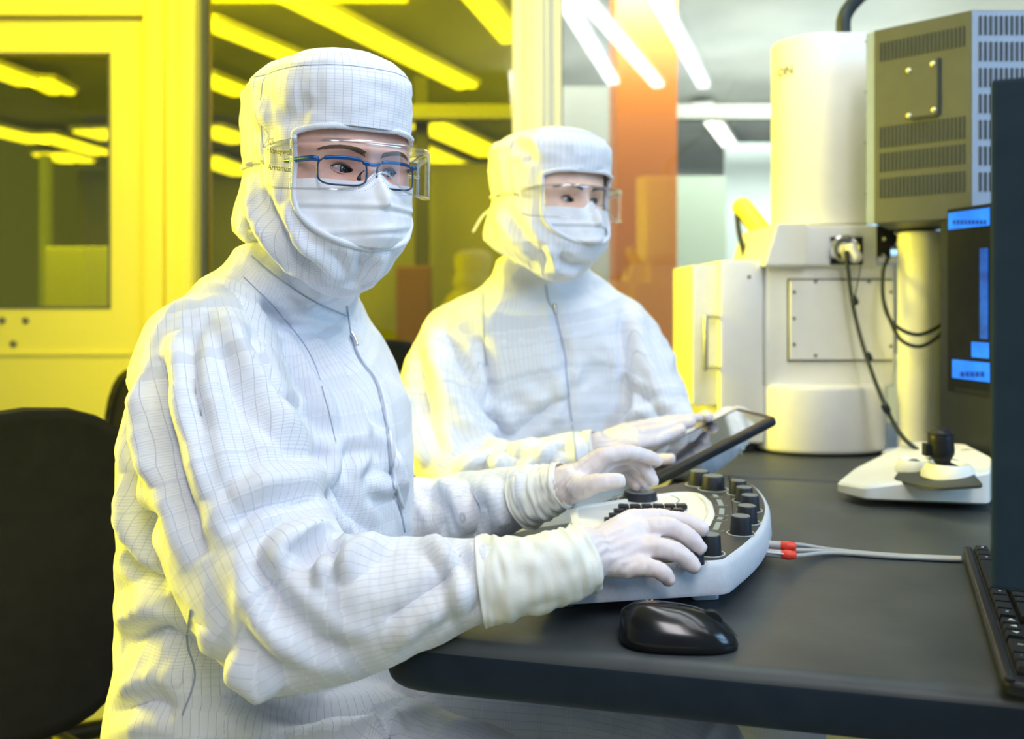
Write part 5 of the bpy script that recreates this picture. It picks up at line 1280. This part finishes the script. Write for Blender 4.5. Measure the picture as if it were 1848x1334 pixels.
folds(hood2.data, [([(890, 380), (920, 430), (960, 470)], .012, .003), ([(910, 370), (950, 430), (990, 480)], .010, -.003), ([(960, 300), (950, 270), (920, 260)], .010, -.004), ([(1010, 460), (1030, 480), (1060, 480)], .009, -.005), ([(990, 440), (1000, 470), (1000, 495)], .008, .004)])
bm = bmesh.new(); tube(bm, [M2 @ Vector((-.09, -.03, -.005)), M2 @ Vector((-.12, -.045, -.03)), M2 @ Vector((-.135, -.055, -.058))], .005, 8, flat=.4); link('hood_tie', bm, M_['mask'], hood2, True)
# right glove tapping the tablet
hr = [(P(1020, 830, 1.555), .032), (P(1055, 818, 1.55), .029), (P(1085, 808, 1.545), .027)]
mc = [P(1150, 800, 1.53), P(1150, 786, 1.545), P(1140, 778, 1.56), P(1130, 774, 1.575)]
fg = [[P(1185, 795, 1.54), P(1212, 784, 1.55), P(1232, 776, 1.555)],
      [P(1190, 778, 1.555), P(1225, 768, 1.57), P(1250, 762, 1.575)],
      [P(1185, 768, 1.575), P(1225, 759, 1.59), P(1262, 754, 1.6)],
      [P(1172, 765, 1.59), P(1205, 758, 1.6), P(1228, 754, 1.61)]]
th = [P(1125, 822, 1.52), P(1155, 830, 1.505), P(1190, 830, 1.495), P(1212, 828, 1.49)]
g3 = hand('glove', hr, .018, mc, fg, th, pe2, rads=[.0100, .0103, .0098, .0088], voxel=.0026)
cuff('glove_cuff', [P(1012, 834, 1.56), P(1035, 826, 1.555), P(1062, 817, 1.55), P(1080, 812, 1.545)], [.040, .038, .036, .033], g3, .003, 9, beads=(.9,))
# left glove gripping the far edge of the tablet
Tf = lambda x, y, z: TABM @ Vector((x, y, z))
wl2, hl2 = TAB
hr = [(P(1318, 778, 1.70), .030), (P(1330, 765, 1.69), .028), (P(1335, 755, 1.685), .026)]
mc = [Tf(wl2*.60, hl2+.022, -.030), Tf(wl2*.52, hl2+.020, -.033), Tf(wl2*.44, hl2+.016, -.034), Tf(wl2*.36, hl2+.012, -.034)]
fg = [[Tf(wl2*.60, hl2-.01, -.030), Tf(wl2*.60, hl2-.035, -.026), Tf(wl2*.60, hl2-.055, -.024)], [Tf(wl2*.50, hl2-.01, -.033), Tf(wl2*.48, hl2-.04, -.026), Tf(wl2*.47, hl2-.06, -.024)],
      [Tf(wl2*.40, hl2-.01, -.034), Tf(wl2*.38, hl2-.035, -.026), Tf(wl2*.37, hl2-.055, -.024)], [Tf(wl2*.31, hl2-.005, -.034), Tf(wl2*.29, hl2-.025, -.026), Tf(wl2*.28, hl2-.04, -.024)]]
th = [Tf(wl2*.72, hl2+.020, -.012), Tf(wl2*.74, hl2+.014, .004), Tf(wl2*.74, hl2+.002, .012), Tf(wl2*.73, hl2-.012, .011)]
g4 = hand('glove', hr, .017, mc, fg, th, pe2, voxel=.0026)
cuff('glove_cuff', [P(1308, 790, 1.702), P(1318, 780, 1.70), P(1328, 768, 1.692)], [.040, .037, .033], g4, .0025, 12)
